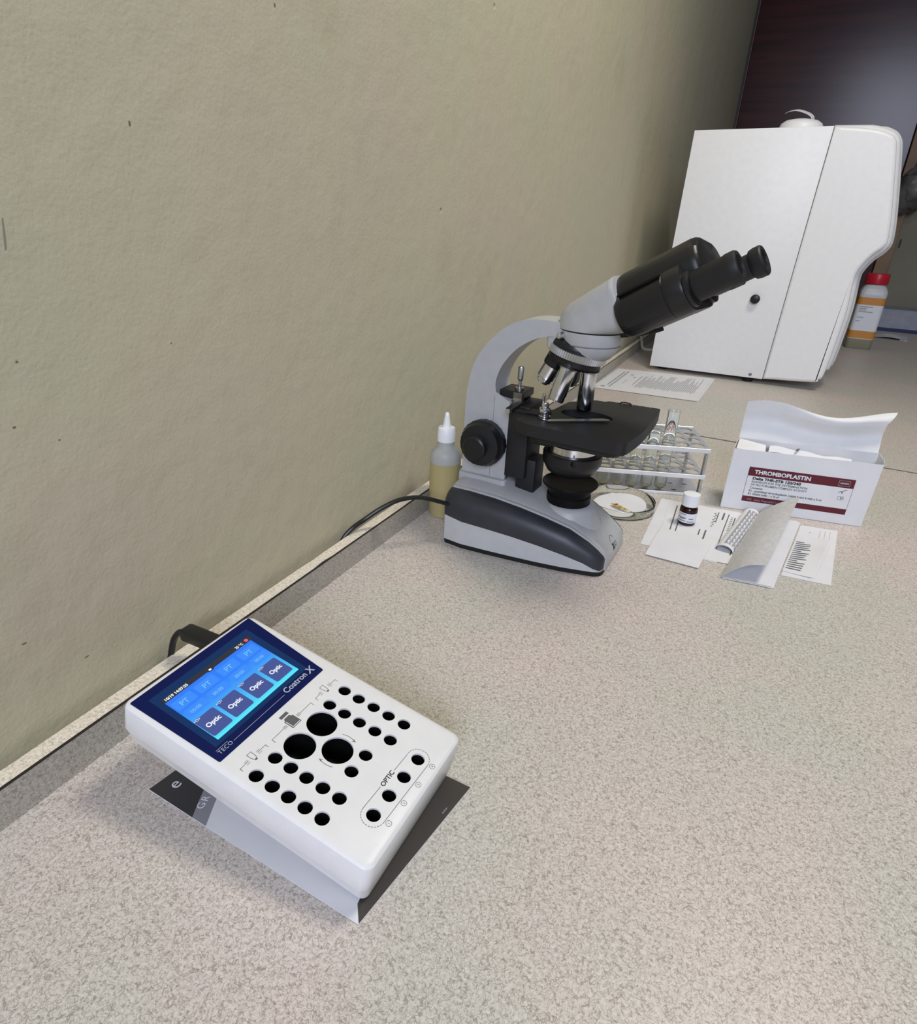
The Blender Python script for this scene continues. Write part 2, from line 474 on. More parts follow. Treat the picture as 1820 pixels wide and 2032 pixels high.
# upstand along the wall: laminated face with a pale cut top edge
tr = tag(bpy.data.objects.new('trim_1', None), kind='structure'); COL.objects.link(tr)
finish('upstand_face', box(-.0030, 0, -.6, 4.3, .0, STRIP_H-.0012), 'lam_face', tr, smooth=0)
finish('edge_gap', box(-.0032, .00025, -.6, 4.3, STRIP_H-.0021, STRIP_H-.0010), 'crack', tr, smooth=0)
edge = []
random.seed(11)
N = 240
for i in range(N+1):
    y = -.6+4.9*i/N
    chip = (.0016*random.random() if random.random() < .18 else 0)
    edge.append((y, -.0152+.0002*random.random()+chip*.6, -.0006-chip))
rings = [[(xb, y, .002), (xb, y, STRIP_H), (xf, y, STRIP_H), (-.0031, y, STRIP_H-.003), (-.0031, y, .002)] for y, xb, xf in edge]
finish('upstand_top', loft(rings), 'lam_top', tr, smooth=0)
# worktops, two lengths meeting in a chipped seam
def worktop(y0, y1, label):
    t = thing('worktop', label, 'worktop', (0, 0, 0))
    finish('laminate_top', box(.0, 1.28, y0, y1, -.030, 0), 'lam', t, smooth=0)
    for yy in (y0+.05, y1-.07):
        finish('support_panel', box(.02, .62, yy, yy+.018, -.85, -.0302), 'cabinet', t, smooth=0)
    return t
w1 = worktop(-.6, 1.4425, 'speckled grey laminate worktop length in the foreground under the microscope')
worktop(1.4510, 4.30, 'speckled grey laminate worktop length beyond the seam under the large white analyzer')

finish('seam_filler', box(.0, 1.28, 1.4426, 1.4509, -.028, -.0005), 'seam', w1, smooth=0)
# door in the far wall
d1 = tag(bpy.data.objects.new('door_1', None), kind='structure'); COL.objects.link(d1)
finish('door_leaf', box(-.012, .852, 4.365, 4.40, -.85, 1.75, .003, 1), 'wood', d1, smooth=0)
finish('door_edge_strip', box(-.0165, -.0115, 4.360, 4.40, -.85, 1.75), 'wood_edge', d1, smooth=0)
finish('door_frame', box(-.0255, -.0168, 4.345, 4.404, -.85, 1.75), 'wood_dark', d1, smooth=0)
finish('door_frame', box(.856, .925, 4.355, 4.404, -.85, 1.75, .003, 1), 'tan', d1, smooth=0)
latch = finish('latch', box(.415, .455, 4.350, 4.3655, 1.50, 1.60, .004), 'steel', d1)
slot = finish('wall_slot', box(.944, .950, 4.398, 4.4065, .372, .415), 'black_matt'); tag(slot, 'small dark slot in the wall right of the far door frame', 'slot')

# =================================================================== TABLETOP ANALYZER WITH SCREEN
p0 = Vector((0.2636094, 0.2151389, 0.0025))
A_ = Vector((-0.98238669, 0.00392708, 0.18681799)); B_ = Vector((3.99745836e-03, 9.99991804e-01, 6.41472e-04)); N_ = Vector((0.18681394, -0.00137697, 0.98239435))
dm = Matrix.Identity(4)
for i in range(3): dm[i][0] = B_[i]; dm[i][1] = A_[i]; dm[i][2] = N_[i]; dm[i][3] = p0[i]
dev = thing('coagulation_analyzer', 'white tilted tabletop instrument with lit blue touchscreen and rows of black round wells', 'analyzer', mx=dm)
W_, L_, H_ = .134, .2235, .0403
small = [(113.3,102),(113.4,87.8),(113.7,73.3),(113.9,58.9),(114.1,44.3),(93.9,102.5),(94,88),(94.1,73.7),(94.5,59.3),(94.7,45),
         (31.2,103.6),(31.4,89.5),(31.6,75.6),(31.8,61.4),(32,47.3),(12.5,104.2),(12.7,90),(12.9,76),(13.1,61.9),(13.2,47.7),(71.9,52.5),(54.3,53),
         (92.4,18.5),(73.1,19.3),(54,20.1),(35.2,20.9)]
large = [(75.3,95.9),(49.6,96.3),(62.8,71.7)]
RS, RL = .0052, .0119
def housing():
    def ring(ins, z, r, fi=None):
        fi = ins if fi is None else fi
        return [(x, y, z) for x, y in rrect(ins, W_-ins, fi, L_-ins, r, 6)]
    rings = [ring(.0052, 0, .006, .0010), ring(.0046, .0004, .006, .0008), ring(.0006, .0150, .007, .0004), ring(0, .0165, .0072, 0), ring(.0004, .0365, .0072, .0004),
             ring(.0010, .0385, .0072, .001), ring(.0024, .0398, .0068, .0024), ring(.0040, .0403, .006, .004)]
    return loft(rings)
hb = finish('housing', housing(), 'white_plastic', None, smooth=40)
cb = bmesh.new()
for (x, y), r in [(q, RS) for q in small]+[(q, RL) for q in large]:
    lathe([(0, .0185), (r, .0185), (r, .050), (0, .050)], 36 if r < .01 else 56, T(x/1000, y/1000, 0), cb_ := bmesh.new())
    me_ = bpy.data.meshes.new('t'); cb_.to_mesh(me_); cb.from_mesh(me_); cb_.free(); bpy.data.meshes.remove(me_)
cut = finish('cutter', cb, 'black', None, smooth=0)
md = hb.modifiers.new('holes', 'BOOLEAN'); md.object = cut; md.operation = 'DIFFERENCE'; md.solver = 'EXACT'
dg = bpy.context.evaluated_depsgraph_get(); dg.update()
me = bpy.data.meshes.new_from_object(hb.evaluated_get(dg)); me.name = 'housing'
hb.modifiers.clear(); old = hb.data; hb.data = me; bpy.data.meshes.remove(old)
bpy.data.objects.remove(cut, do_unlink=True)
me.materials.clear(); me.materials.append(M['white_plastic']); me.shade_smooth(); me.set_sharp_from_angle(angle=radians(30))
hb.parent = dev
ws = finish('well', lathe([(RS-.0001, 0), (RS-.0001, -.0185), (0, -.0185), (0, -.0190), (RS+.0004, -.0190), (RS+.0004, 0), (RS-.0001, 0)], 32), 'black_well', dev)
wl = finish('well', lathe([(RL-.0001, 0), (RL-.0001, -.0185), (0, -.0185), (0, -.0190), (RL+.0004, -.0190), (RL+.0004, 0), (RL-.0001, 0)], 48), 'black_well', dev)
for proto, lst in ((ws, small), (wl, large)):
    for i, (x, y) in enumerate(lst):
        loc = (x/1000, y/1000, H_-.0017)
        if i == 0: proto.location = loc
        else: copy_to(proto, loc, dev)
finish('rear_foot', box(.055, .079, .175, .185, -.034, .0005, .002), 'rubber', dev)
# screen glass
navy_poly = [(.1205, .1295), (.1285, .2195), (.0045, .2180), (.0058, .1310)]
gl = finish('screen_panel', prism(round_poly(navy_poly, .0012, 3), H_-.0003, H_+.0004), 'navy', dev, smooth=0)
finish('glass_border', prism([(.1135, .1410), (.1165, .2110), (.0140, .2100), (.0130, .1420)], H_+.0004, H_+.00046), 'navy_light', gl, smooth=0)
dz = H_+.0005
disp = finish('display', prism([(.0185, .1455), (.1078, .1455), (.1085, .1985), (.0190, .1985)], dz, dz+.0002), 's_blue', gl, smooth=0)
finish('status_bar', prism([(.0185, .1985), (.0600, .1985), (.0615, .1972), (.0655, .1972), (.067, .1985), (.1105, .1985), (.1110, .2040), (.0190, .2032)], dz, dz+.00022), 's_black', gl, smooth=0)
z1 = dz+.00026
for k, (xl, xr) in enumerate(((.0190, .0375), (.0405, .0598), (.0637, .0826), (.0862, .1052))):
    tl = finish('tile', prism(rrect(xl, xr, .1492, .1702, .0016, 3), dz, z1), 's_tile', gl, smooth=0)
    xc = (xl+xr)/2
    text('tile_text', 'Optic', .0056, T(xc, .1580, z1), 's_white', tl, 'CENTER', ext=.00003, bold=.00015)
    text('tile_mark', '<O>', .0030, T(xl-.0002, .1683, z1), 's_white', tl, 'LEFT', ext=.00003)
    finish('cell', prism(rrect(xl+.001, xr+.001, .1852, .1950, .0012, 3), dz, dz+.00024), 's_cell', gl, smooth=0)
    finish('cell', prism(rrect(xl+.002, xr+.002, .1742, .1828, .0012, 3), dz, dz+.00024), 's_cell', gl, smooth=0)
    text('cell_text', 'PT', .0068, T(xc+.0005, .1872, z1), 's_cyan', gl, 'CENTER', ext=.00003)
    text('cell_text', '00:00', .0044, T(xc+.0010, .1768, z1), 's_cyan', gl, 'CENTER', ext=.00003)
text('status_text', '10/19 14:07:25', .0036, T(.0205, .1996, z1), 's_white', gl, ext=.00003, bold=.0001)
text('status_text', '25 °C', .0034, T(.0930, .1996, z1), 's_white', gl, ext=.00003, bold=.0001)
finish('status_icon', prism([(.1058+.0018*cos(a*pi/8), .2012+.0018*sin(a*pi/8)) for a in range(16)], dz, z1), 's_red', gl, smooth=0)
finish('status_mark', prism(rrect(.0622, .0646, .1982, .2000, .0004, 2), dz, z1), 's_white', gl, smooth=0)
text('screen_lettering', 'Coatron', .0076, T(.0815, .1358, H_+.0005), 'ink_silver', gl, ext=.00004, bold=.00012)
text('screen_lettering', 'X', .0090, T(.1095, .1352, H_+.0005), 'ink_silver', gl, ext=.00004, bold=.0002, shear=.2)
text('screen_lettering', 'TECO', .0046, T(.0105, .1352, H_+.0005), 'ink_silver', gl, ext=.00003, space=1.1)
finish('screen_line', bars([[(.0105, .1393, 0), (.0215, .1393, 0), (.0215, .1396, 0), (.0105, .1396, 0)], [(.0245, .1362, 0), (.0795, .1362, 0), (.0795, .1365, 0), (.0245, .1365, 0)]], H_+.0006), 'ink_silver', gl, smooth=0)
# printed marks on the white face
zt = H_+.00008
def stroke(pts, wd=.0004, closed=False):
    qs = []
    P = list(pts)+([pts[0]] if closed else [])
    for a, b in zip(P, P[1:]):
        a = Vector((*a, 0)); b = Vector((*b, 0)); d = (b-a)
        if d.length < 1e-9: continue
        n = Vector((-d.y, d.x, 0)).normalized()*wd/2; e = d.normalized()*wd*.3
        qs.append([a-e+n, b+e+n, b+e-n, a-e-n])
    return qs
def arc(cx, cy, r, a0, a1, n=16): return [(cx+r*cos(radians(a0+(a1-a0)*i/n)), cy+r*sin(radians(a0+(a1-a0)*i/n))) for i in range(n+1)]
def prn(name, q): return finish(name, bars(q, zt), 'ink', dev, smooth=0)
ra = .0088
P4 = (.0926, .0186); P1 = (.0350, .0209)
q = stroke([(P4[0]-.001, P4[1]+ra), (.0735, .0281)]) + stroke([(.0560, .0289), (P1[0], P1[1]+ra)])
q += stroke([(P4[0], P4[1]-ra), (P1[0], P1[1]-ra)])
for k in range(13): q += stroke(arc(P4[0], P4[1], ra, 90-14*k-1, 90-14*k-9, 2)); q += stroke(arc(P1[0], P1[1], ra, 91+14*k, 91+14*k+8, 2))
tag(prn('optic_outline', q), kind='stuff')
for cx, cy in ((.0933, .0065), (.0737, .0073), (.0549, .0083), (.0359, .0089)): prn('number_ring', stroke(arc(cx, cy, .0021, 0, 360, 20), .0003))
for (cx, cy, a0, a1) in ((.0628, .0717, 22, -22), (.0628, .0717, 202, 158)):
    q = stroke(arc(cx, cy, .0150, a0, a1, 10), .0004)
    ex, ey = arc(cx, cy, .0150, a0, a1, 10)[-1]; s = 1 if a0 < 100 else -1
    q += stroke([(ex-.0011, ey+s*.0016), (ex, ey-s*.0006), (ex+.0011, ey+s*.0016)], .0004)
    prn('rotation_arrow', q)
for cx, cy, xa, xb in ((.1045, .1160, .0918, .1178), (.0226, .1170, .0098, .0352)):
    q = stroke([(xa, cy-.0034), (xa, cy-.0006), (cx-.0045, cy-.0006)]) + stroke([(xb, cy-.0034), (xb, cy-.0006), (cx+.0045, cy-.0006)])
    for dy in (-.0015, 0, .0012): q += stroke([(cx-.0075, cy+dy-.0006), (cx-.0045, cy+dy-.0006)], .0003) + stroke([(cx+.0045, cy+dy-.0006), (cx+.0075, cy+dy-.0006)], .0003)
    q += stroke([(cx-.0020, cy+.0036), (cx+.0020, cy+.0036), (cx+.0018, cy-.0010), (cx+.0008, cy-.0040), (cx-.0008, cy-.0040), (cx-.0018, cy-.0010)], .0004, True)
    q += [[Vector((cx-.0009, cy-.0042, 0)), Vector((cx+.0009, cy-.0042, 0)), Vector((cx+.0005, cy-.0028, 0)), Vector((cx-.0005, cy-.0028, 0))]]
    prn('tube_pictogram', q)
cx, cy = .0636, .1155
q = stroke([(.0412, cy-.0034), (.0412, cy), (cx-.006, cy)]) + stroke([(.0860, cy-.0034), (.0860, cy), (cx+.006, cy)])
for dy in (-.0010, .0010): q += stroke([(cx-.0095, cy+dy), (cx-.006, cy+dy)], .0003) + stroke([(cx+.006, cy+dy), (cx+.0095, cy+dy)], .0003)
prn('bottle_bracket', q)
def R(x0, x1, y0, y1): return [Vector((x0, y0, 0)), Vector((x1, y0, 0)), Vector((x1, y1, 0)), Vector((x0, y1, 0))]
finish('bottle_pictogram', bars([R(cx-.0042, cx+.0042, .1222, .1250), R(cx-.0030, cx+.0030, .1200, .1210), R(cx-.0048, cx+.0048, .1102, .1190), R(cx-.0036, cx+.0036, .1190, .1200)], zt), 'ink', dev, smooth=0)
finish('bottle_pictogram', bars([R(cx-.0040, cx-.0034, .1110, .1182), R(cx-.0040, cx+.0040, .1108, .1114)], zt+.00004), 'ink_white', dev, smooth=0)
text('printed_text', 'OPTIC', .0052, T(.0648, .0268, zt), 'ink_black', dev, 'CENTER', bold=.0001)
for (cx, cy), s in zip(((.0933, .0065), (.0737, .0073), (.0549, .0083), (.0359, .0089)), '4321'):
    text('printed_number', s, .0026, T(cx, cy-.0009, zt), 'ink', dev, 'CENTER')
# plug and lead at the back
plug = thing('power_lead', 'short black plug and lead behind the raised edge of the touchscreen instrument', 'cable', (.0425, .320, .062))
finish('plug', box(-.0420, .0015, -.0075, .0075, -.004, .0085, .003), 'black', plug)
finish('lead', tube([(-.040, 0, .002), (-.0500, .000, -.002), (-.0570, -.002, -.012), (-.0600, -.006, -.030), (-.0610, -.012, -.05)], .0030), 'black', plug)

# =================================================================== LEAFLET UNDER IT
bro = thing('leaflet', 'dark and white printed leaflet under the tilted touchscreen instrument', 'leaflet', (.0622, .2164, .0003), radians(-2.7))
def bz(u, v): return .0005
finish('page', prism([(0, 0), (.2050, 0), (.2170, .1335), (.012, .1335)], 0, .0007), 'paper_white', bro, smooth=0)
def arcx(x0, bow, n=8): return [(x0-bow*(1-(2*i/n-1)**2), .130*i/n) for i in range(n+1)]
ba = [(max(.0496-.62*y+2.0*y*y, .09*y+.003), y) for y in (.1335*t/16 for t in range(17))]
finish('dark_panel', prism([(0.0003, 0.0003)]+ba+[(.0123, .1332)], .0007, .00078), 'paper_dark', bro, smooth=0)
bb = [(x+.0145, y) for x, y in ba]
finish('grey_band', prism(ba+bb[::-1], .0007, .00080), 'paper_mid', bro, smooth=0)
finish('dark_border', prism([(.1962, .0105), (.2049, .0003), (.2168, .1332), (.1860, .1332), (.1915, .0350)], .0007, .00080), 'paper_brown', bro, smooth=0)
text('lettering', 'e', .0150, T(.0182, .0105, .0009) @ RZ(92), 'ink_white', bro)
text('lettering', 'GR', .0085, T(.0505, .0085, .0009) @ RZ(108), 'ink_white', bro, space=1.2)
text('lettering', 'www.            ', .0030, T(.2105, .1000, .0009) @ RZ(86), 'ink_light', bro)

# =================================================================== MICROSCOPE
mic = thing('microscope', 'grey and black binocular microscope with four objectives on a curved arm', 'microscope', (0.22631, 0.78046, 0.0), radians(-2.0))
mm = .001
def interp(tab, s):
    for (a, *va), (b, *vb) in zip(tab, tab[1:]):
        if s <= b:
            t = max(0, (s-a)/(b-a)); return [x+(y-x)*t for x, y in zip(va, vb)]
    return list(tab[-1][1:])
# s : half width at bottom, band bottom z, band top half width, band top z, centre top z
TAB = [(-158, 72, 50, 52, 74, 80), (-152, 82, 45, 60, 78, 84), (-124, 85.5, 42, 61, 79, 85), (-87, 83, 40, 60, 77, 83), (-50, 79.5, 37, 58, 72, 78),
       (-15, 75.5, 32.5, 55, 65, 71), (19, 70, 26, 51, 56, 61), (45, 63.5, 18.5, 47, 42.5, 44.5), (58, 60, 12.5, 46, 34, 33.5), (65, 56, 9.6, 45, 28, 24.5), (67, 53.5, 9.4, 44.5, 26, 21.5), (68.5, 49, 9.3, 44, 23, 18)]
SL = [-158, -156, -152, -140, -124, -105, -87, -68, -50, -32, -15, 2, 19, 32, 45, 52, 58, 62, 65, 67, 68.5]
def sec(s):
    wb, zd, wt, zt_, zc = interp(TAB, s); return wb, zd, wt, zt_, zc
rim, skirt, bandN, bandF, top = [], [], [], [], []
for s in SL:
    wb, zd, wt, zt_, zc = sec(s); x = s*mm
    rim.append([(x, -(wb-2)*mm, .0), (x, -(wb-.6)*mm, .0075), (x, (wb-.6)*mm, .0075), (x, (wb-2)*mm, .0)])
    skirt.append([(x, -wb*mm, .0075), (x, -(wb-.2)*mm, zd*mm), (x, (wb-.2)*mm, zd*mm), (x, wb*mm, .0075)])
    pts = []
    for t in range(9):
        a = t/8
        qx = wb-.0+(wt-wb)*(a**2.2); zz = zd+(zt_-zd)*(1-(1-a)**1.7)
        pts.append((qx, zz))
    inner = [(wt-2, zt_-6), (wb-6 if wb-6 > wt-2 else wt-2, zd+1)]
    bandN.append([(x, -(qx+.5)*mm, zz*mm) for qx, zz in pts]+[(x, -(wt-3)*mm, (zt_-4)*mm), (x, -(wt-3)*mm, zd*mm)])
    bandF.append([(x, (qx+.5)*mm, zz*mm) for qx, zz in pts]+[(x, (wt-3)*mm, (zt_-4)*mm), (x, (wt-3)*mm, zd*mm)])
    g = []
    for k, (f, zz) in enumerate(((1.0, zt_-1.5), (.985, zt_+1.6), (.93, zt_+2.6), (.90, zt_+2.2), (.87, zt_+3.4), (.5, zc), (0, zc+.6))):
        g.append((wt*f, zz))
    ring = [(x, -a*mm, b*mm) for a, b in g]+[(x, a*mm, b*mm) for a, b in g[-2::-1]]
    ring = [(x, -(wt-.4)*mm, zd*mm*.6)]+ring+[(x, (wt-.4)*mm, zd*mm*.6)]
    top.append(ring)
finish('base_rim', loft(rim), 'rubber', mic, smooth=30)
finish('base_skirt', loft(skirt), 'mic_white', mic, smooth=30)
finish('side_band', loft(bandN), 'mic_dark', mic, smooth=50)
finish('side_band', loft(bandF), 'mic_dark', mic, smooth=50)
# nose: continue the light top down the front
wb, zd, wt, zt_, zc = sec(68.5)
for ds, dzf, wf in ((70.0, .62, .98), (70.6, .30, .97), (70.6, .02, .96)):
    last = top[-1]
    base_r = top[SL.index(68.5)]
    top.append([(ds*mm, y*wf*1.02, .0078+(z-.0078)*dzf if z > .0078 else z) for (_, y, z) in base_r])
bt = finish('base_top', loft(top), 'mic_grey', mic, smooth=40)
# pedestal under the field lens
finish('pedestal', lathe([(.050, .040), (.0475, .048), (.0415, .060), (.0370, .068), (.0345, .0715), (.030, .073), (0, .073)], 56, T(-.003, 0, 0)), 'mic_grey', mic, smooth=50)
# emblem on the nose
nose_n = Vector((.80, 0, .60)); 
em_mx = T(.064, .006, .0240) @ Matrix(((0, -.55, .83, 0), (1, 0, 0, 0), (0, .83, .55, 0), (0, 0, 0, 1)))
from mathutils.bvhtree import BVHTree
bvh = BVHTree.FromPolygons([v.co.copy() for v in bt.data.vertices], [tuple(p.vertices) for p in bt.data.polygons])
nd = Vector((.83, 0, .55)).normalized()
def wrap_on(o):
    for v in o.data.vertices:
        h = bvh.ray_cast(v.co+nd*.05, -nd)[0]
        if h is not None: v.co = h+nd*.0003
wrap_on(text('emblem', 'R', .0120, em_mx @ T(-.0048, -.0085, 0), 'ink_black', mic, 'CENTER', bold=.0006, ext=0))
wrap_on(text('emblem', 'lU', .0105, em_mx @ T(.0045, -.0075, 0), 'ink', mic, 'CENTER', bold=.0002, ext=0))
eb = bmesh.new()
for a, b in zip(arc(0, .003, .0072, 10, 185, 14), arc(0, .003, .0072, 10, 185, 14)[1:]):
    d = (Vector(b)-Vector(a)); n = Vector((-d.y, d.x)).normalized()*.0004
    eb.faces.new([eb.verts.new((p.x, p.y, 0)) for p in (Vector(a)-n, Vector(b)-n, Vector(b)+n, Vector(a)+n)])
wrap_on(finish('emblem', eb, 'ink', mic, smooth=0, mx=em_mx))
# field lens collar
finish('field_lens_collar', lathe([(0, .0965), (.026, .0965), (.0340, .0990), (.0372, .1010), (.0378, .1000), (.0372, .0985), (.0325, .0935), (.0292, .0885), (.0285, .0850), (.0300, .0835), (.0300, .0690), (.0, .0690)], 64, T(-.004, 0, 0)), 'dull_black', mic, smooth=40)
# arm
arm_out = [(-159, 72), (-159, 110), (-158.5, 176), (-156.5, 212), (-148, 246), (-130, 274.5), (-104, 297.5), (-75, 308.5), (-36, 309.5), (-22, 309.5), (-22, 292)]
arm_in = [(-31, 292), (-47, 291), (-67.5, 285), (-90, 270), (-108, 247), (-115.5, 225), (-113.5, 208.5), (-92.5, 203), (-92.5, 174), (-92, 78), (-92, 70)]
po = [tuple(v) for v in spline([(a, b, 0) for a, b in arm_out[:9]], 4)]
pi_ = [tuple(v) for v in spline([(a, b, 0) for a, b in arm_in[:7]], 4)]
apoly = [(a*mm, b*mm) for a, b, _ in po]+[(a*mm, b*mm) for a, b in arm_out[9:]]+[(a*mm, b*mm) for a, b, _ in pi_]+[(a*mm, b*mm) for a, b in arm_in[7:]]
finish('arm', prism(apoly, -.023, .023, .0022, 3), 'mic_grey', mic, smooth=40, mx=XZ)
finish('arm_foot', prism(round_poly([(-.162, -.030), (-.088, -.030), (-.088, .030), (-.162, .030)], .006), .070, .0905, .003), 'mic_grey', mic)
finish('arm_cover_line', box(-.1155, -.1150, -.02312, -.0229, .092, .206), 'grey_groove', mic, smooth=0)
sc = finish('arm_screw', lathe([(0, 0), (.004, 0), (.004, .006), (0, .007)], 16, frame_mx((-.1590, 0, .188), (-1, 0, 0), (0, 1, 0))), 'black', mic)
# focus knobs
for sgn in (-1, 1):
    fm = frame_mx((-.1245, sgn*.0225, .140), (0, sgn, 0), (1, 0, 0))
    kn = bmesh.new(); n = 48
    prof = [(.030, 0), (.0325, .002), (.0328, .012), (.0315, .014), (.0300, .0165), (.0285, .022), (.0255, .028), (.018, .0285), (.017, .033)]
    rr = []
    for r, z in prof:
        rr.append([fm @ Vector(((r*(1-.018*(i % 2) if .0005 < z < .027 else r))*cos(2*pi*i/n), (r*(1-.018*(i % 2) if .0005 < z < .027 else r))*sin(2*pi*i/n), z)) for i in range(n)])
    k1 = finish('coarse_focus_knob', loft(rr), 'black', mic, smooth=30)
    finish('fine_focus_knob', lathe([(0, .0395), (.0145, .0395), (.0165, .038), (.0170, .0325), (0, .0325)], 40, fm), 'black', k1)
# focus carriage
finish('focus_block', box(-.0918, -.062, -.027, .027, .098, .199, .002), 'black_matt', mic)
finish('focus_block', box(-.078, -.050, -.018, .018, .074, .125, .003), 'black_matt', mic)
for q_ in (-.016, .016): finish('guide_rail', box(-.0905, -.0785, q_-.003, q_+.003, .195, .214), 'steel', mic, smooth=0)
finish('stop_block', box(-.1105, -.0765, -.019, .019, .2055, .2150, .001), 'black', mic, smooth=0)
finish('guide_plate', box(-.0915, -.0900, -.0235, -.018, .080, .203), 'steel', mic, smooth=0)
finish('stop_screw', lathe([(0, .2452), (.0036, .2452), (.0040, .2440), (.0040, .2290), (.0022, .2265), (.0022, .2180), (.0060, .2175), (.0060, .2150), (0, .215)], 20, T(-.0885, -.004, 0)), 'steel', mic)
# stage
outer = round_poly([(-.046, -.080), (.078, -.086), (.0845, -.030), (.0840, .050), (.0800, .096), (.010, .091), (.006, .085), (-.008, .084), (-.036, .052), (-.040, -.002), (-.062, -.012), (-.064, -.070)], [.004, .010, .02, .02, .004, .001, .001, .003, .006, .006, .003, .006], 4)
def plate_hole(outer, inner, z0, z1, zrec):
    bm = bmesh.new(); n = 72
    c = Vector((sum(p[0] for p in inner)/len(inner), sum(p[1] for p in inner)/len(inner)))
    def hit(poly, a):
        d = Vector((cos(a), sin(a))); best = None
        for i in range(len(poly)):
            p = Vector(poly[i])-c; q_ = Vector(poly[(i+1) % len(poly)])-c; e = q_-p
            den = d.x*e.y-d.y*e.x
            if abs(den) < 1e-12: continue
            t = (p.x*e.y-p.y*e.x)/den; u = (p.x*d.y-p.y*d.x)/den
            if t > 0 and -1e-6 <= u <= 1+1e-6 and (best is None or t > best): best = t
        return c+d*best
    angs = sorted(set([2*pi*i/n for i in range(n)]+[math.atan2(p[1]-c.y, p[0]-c.x) % (2*pi) for p in outer]))
    O = [hit(outer, a) for a in angs]; I = [hit(inner, a) for a in angs]
    V_ = lambda P, z: [bm.verts.new((p.x, p.y, z)) for p in P]
    ot, ob, it, ir = V_(O, z1), V_(O, z0), V_(I, z1), V_(I, zrec)
    k = len(angs)
    for i in range(k):
        j = (i+1) % k
        bm.faces.new((ot[i], ot[j], it[j], it[i])); bm.faces.new((ob[i], ob[j], ot[j], ot[i])); bm.faces.new((it[i], it[j], ir[j], ir[i]))
    bm.faces.new(ob[::-1]); bm.faces.new(ir)
    return bm
slot_ = [(.005+.034*cos(2*pi*i/48)*(1 if cos(2*pi*i/48) > 0 else 1), .002+.021*sin(2*pi*i/48)) for i in range(48)]
st = finish('stage', plate_hole(outer, slot_, .1795, .1945, .1840), 'black_matt', mic, smooth=25)
finish('stage_skirt', prism(round_poly([(-.040, -.070), (.068, -.076), (.070, .070), (-.036, .060)], .01), .171, .1797, .003), 'black_matt', mic)
finish('stage_opening', prism(slot_, .1841, .1850), 'black_gloss', st, smooth=0)
mk = bmesh.new()
bars([[(x, .0895+dy, 0), (x+.0025, .0895+dy, 0), (x+.0025, .0905+dy, 0), (x, .0905+dy, 0)] for x, dy in ((.018, 0), (.028, -.004), (.033, .0015), (.042, -.003), (.052, 0), (.066, .0005))], .1947, mk)
finish('scale_mark', mk, 'ink_light', st, smooth=0)
finish('thumb_loop', tube([(.026, .086, .1945), (.028, .088, .1965), (.034, .089, .1968), (.040, .088, .1965), (.042, .086, .1945)], .0010, 6), 'black', st)
finish('stage_bracket', box(-.0650, -.030, -.024, .024, .150, .1800, .003), 'black_matt', mic)
# slide holder
hold = finish('slide_holder_arm', box(-.086, -.077, -.052, .010, .1950, .2015, .001), 'black', mic, smooth=0)
finish('slide_holder_plate', box(-.078, -.035, -.040, -.020, .1948, .1975, .0006), 'black_matt', hold, smooth=0)
finish('holder_end_cap', box(-.0855, -.0795, -.0535, -.052, .1955, .2005), 'chrome', hold, smooth=0)
finish('holder_knob', lathe([(0, .216), (.0040, .216), (.0045, .2145), (.0045, .2095), (.0070, .2085), (.0074, .2070), (.0074, .2050), (.0060, .2040), (.0058, .2000), (.0074, .1990), (.0074, .1950), (0, .1950)], 28, T(-.0345, -.048, 0)), 'chrome', hold)
lev = [(-.033, -.0595), (-.024, -.0595), (.0395, -.0125), (.0380, -.0080), (.0300, -.0080), (-.022, -.0500)]
finish('clip_lever', prism(round_poly(lev, .0012, 3), .1962, .1974, .0003), 'steel', hold)
finish('spring_pin', lathe([(0, .222), (.0018, .222), (.0018, .205), (.0032, .204), (.0032, .196), (0, .196)], 16, T(-.044, -.030, 0)), 'steel', hold)
# condenser
cd = finish('condenser', lathe([(0, .1145), (.026, .1145), (.0325, .1185), (.0385, .1290), (.0395, .1340), (.0395, .1430), (.0380, .1450), (.034, .1452), (.0320, .1440), (0, .144)], 64, T(-.006, 0, 0)), 'black', mic)
finish('condenser_ring', lathe([(.0318, .1440), (.0318, .1555), (.0338, .1555), (.0338, .1440)], 56, T(-.006, 0, 0)), 'chrome', cd)
finish('condenser_lens_mount', lathe([(.0300, .144), (.0300, .160), (.0220, .172), (.0215, .1835), (0, .1835)], 40, T(-.006, 0, 0)), 'black_matt', cd)
finish('iris_lever', tube([(.006, -.039, .139), (.010, -.044, .140), (.013, -.048, .142)], .0022, 8), 'black', cd)
# turret housing and head
finish('turret_housing', lathe([(0, .2665), (.020, .2660), (.027, .2700), (.0325, .2770), (.0362, .2860), (.0378, .2950), (.0383, .3010), (0, .3010)], 64, T(-.002, 0, 0)), 'mic_grey', mic, smooth=50)
finish('turret_seam', lathe([(.0361, .2850), (.0368, .2855), (.0368, .2862), (.0361, .2866)], 64, T(-.002, 0, 0)), 'grey_groove', mic)
finish('turret_neck', prism(round_poly([(-.052, -.021), (-.006, -.028), (-.006, .028), (-.052, .021)], .004), .2780, .3015, .002), 'mic_grey', mic)
finish('head_seam', lathe([(0, .3008), (.0375, .3008), (.0375, .3030), (0, .3030)], 56, T(-.002, 0, 0)), 'black', mic)
ts = finish('thumb_screw', lathe([(0, 0), (.0036, 0), (.0042, .001), (.0042, .010), (.003, .0112), (0, .0112)], 20, frame_mx((-.0265, -.0245, .2960), (-.62, -.78, -.10))), 'chrome', mic)
HR = Matrix.Translation((-.002, 0, 0)) @ RZ(-8) @ Matrix.Translation((.002, 0, 0))
th = radians(30.5); dv = Vector((cos(th), 0, sin(th))); nv = Vector((-sin(th), 0, cos(th)))
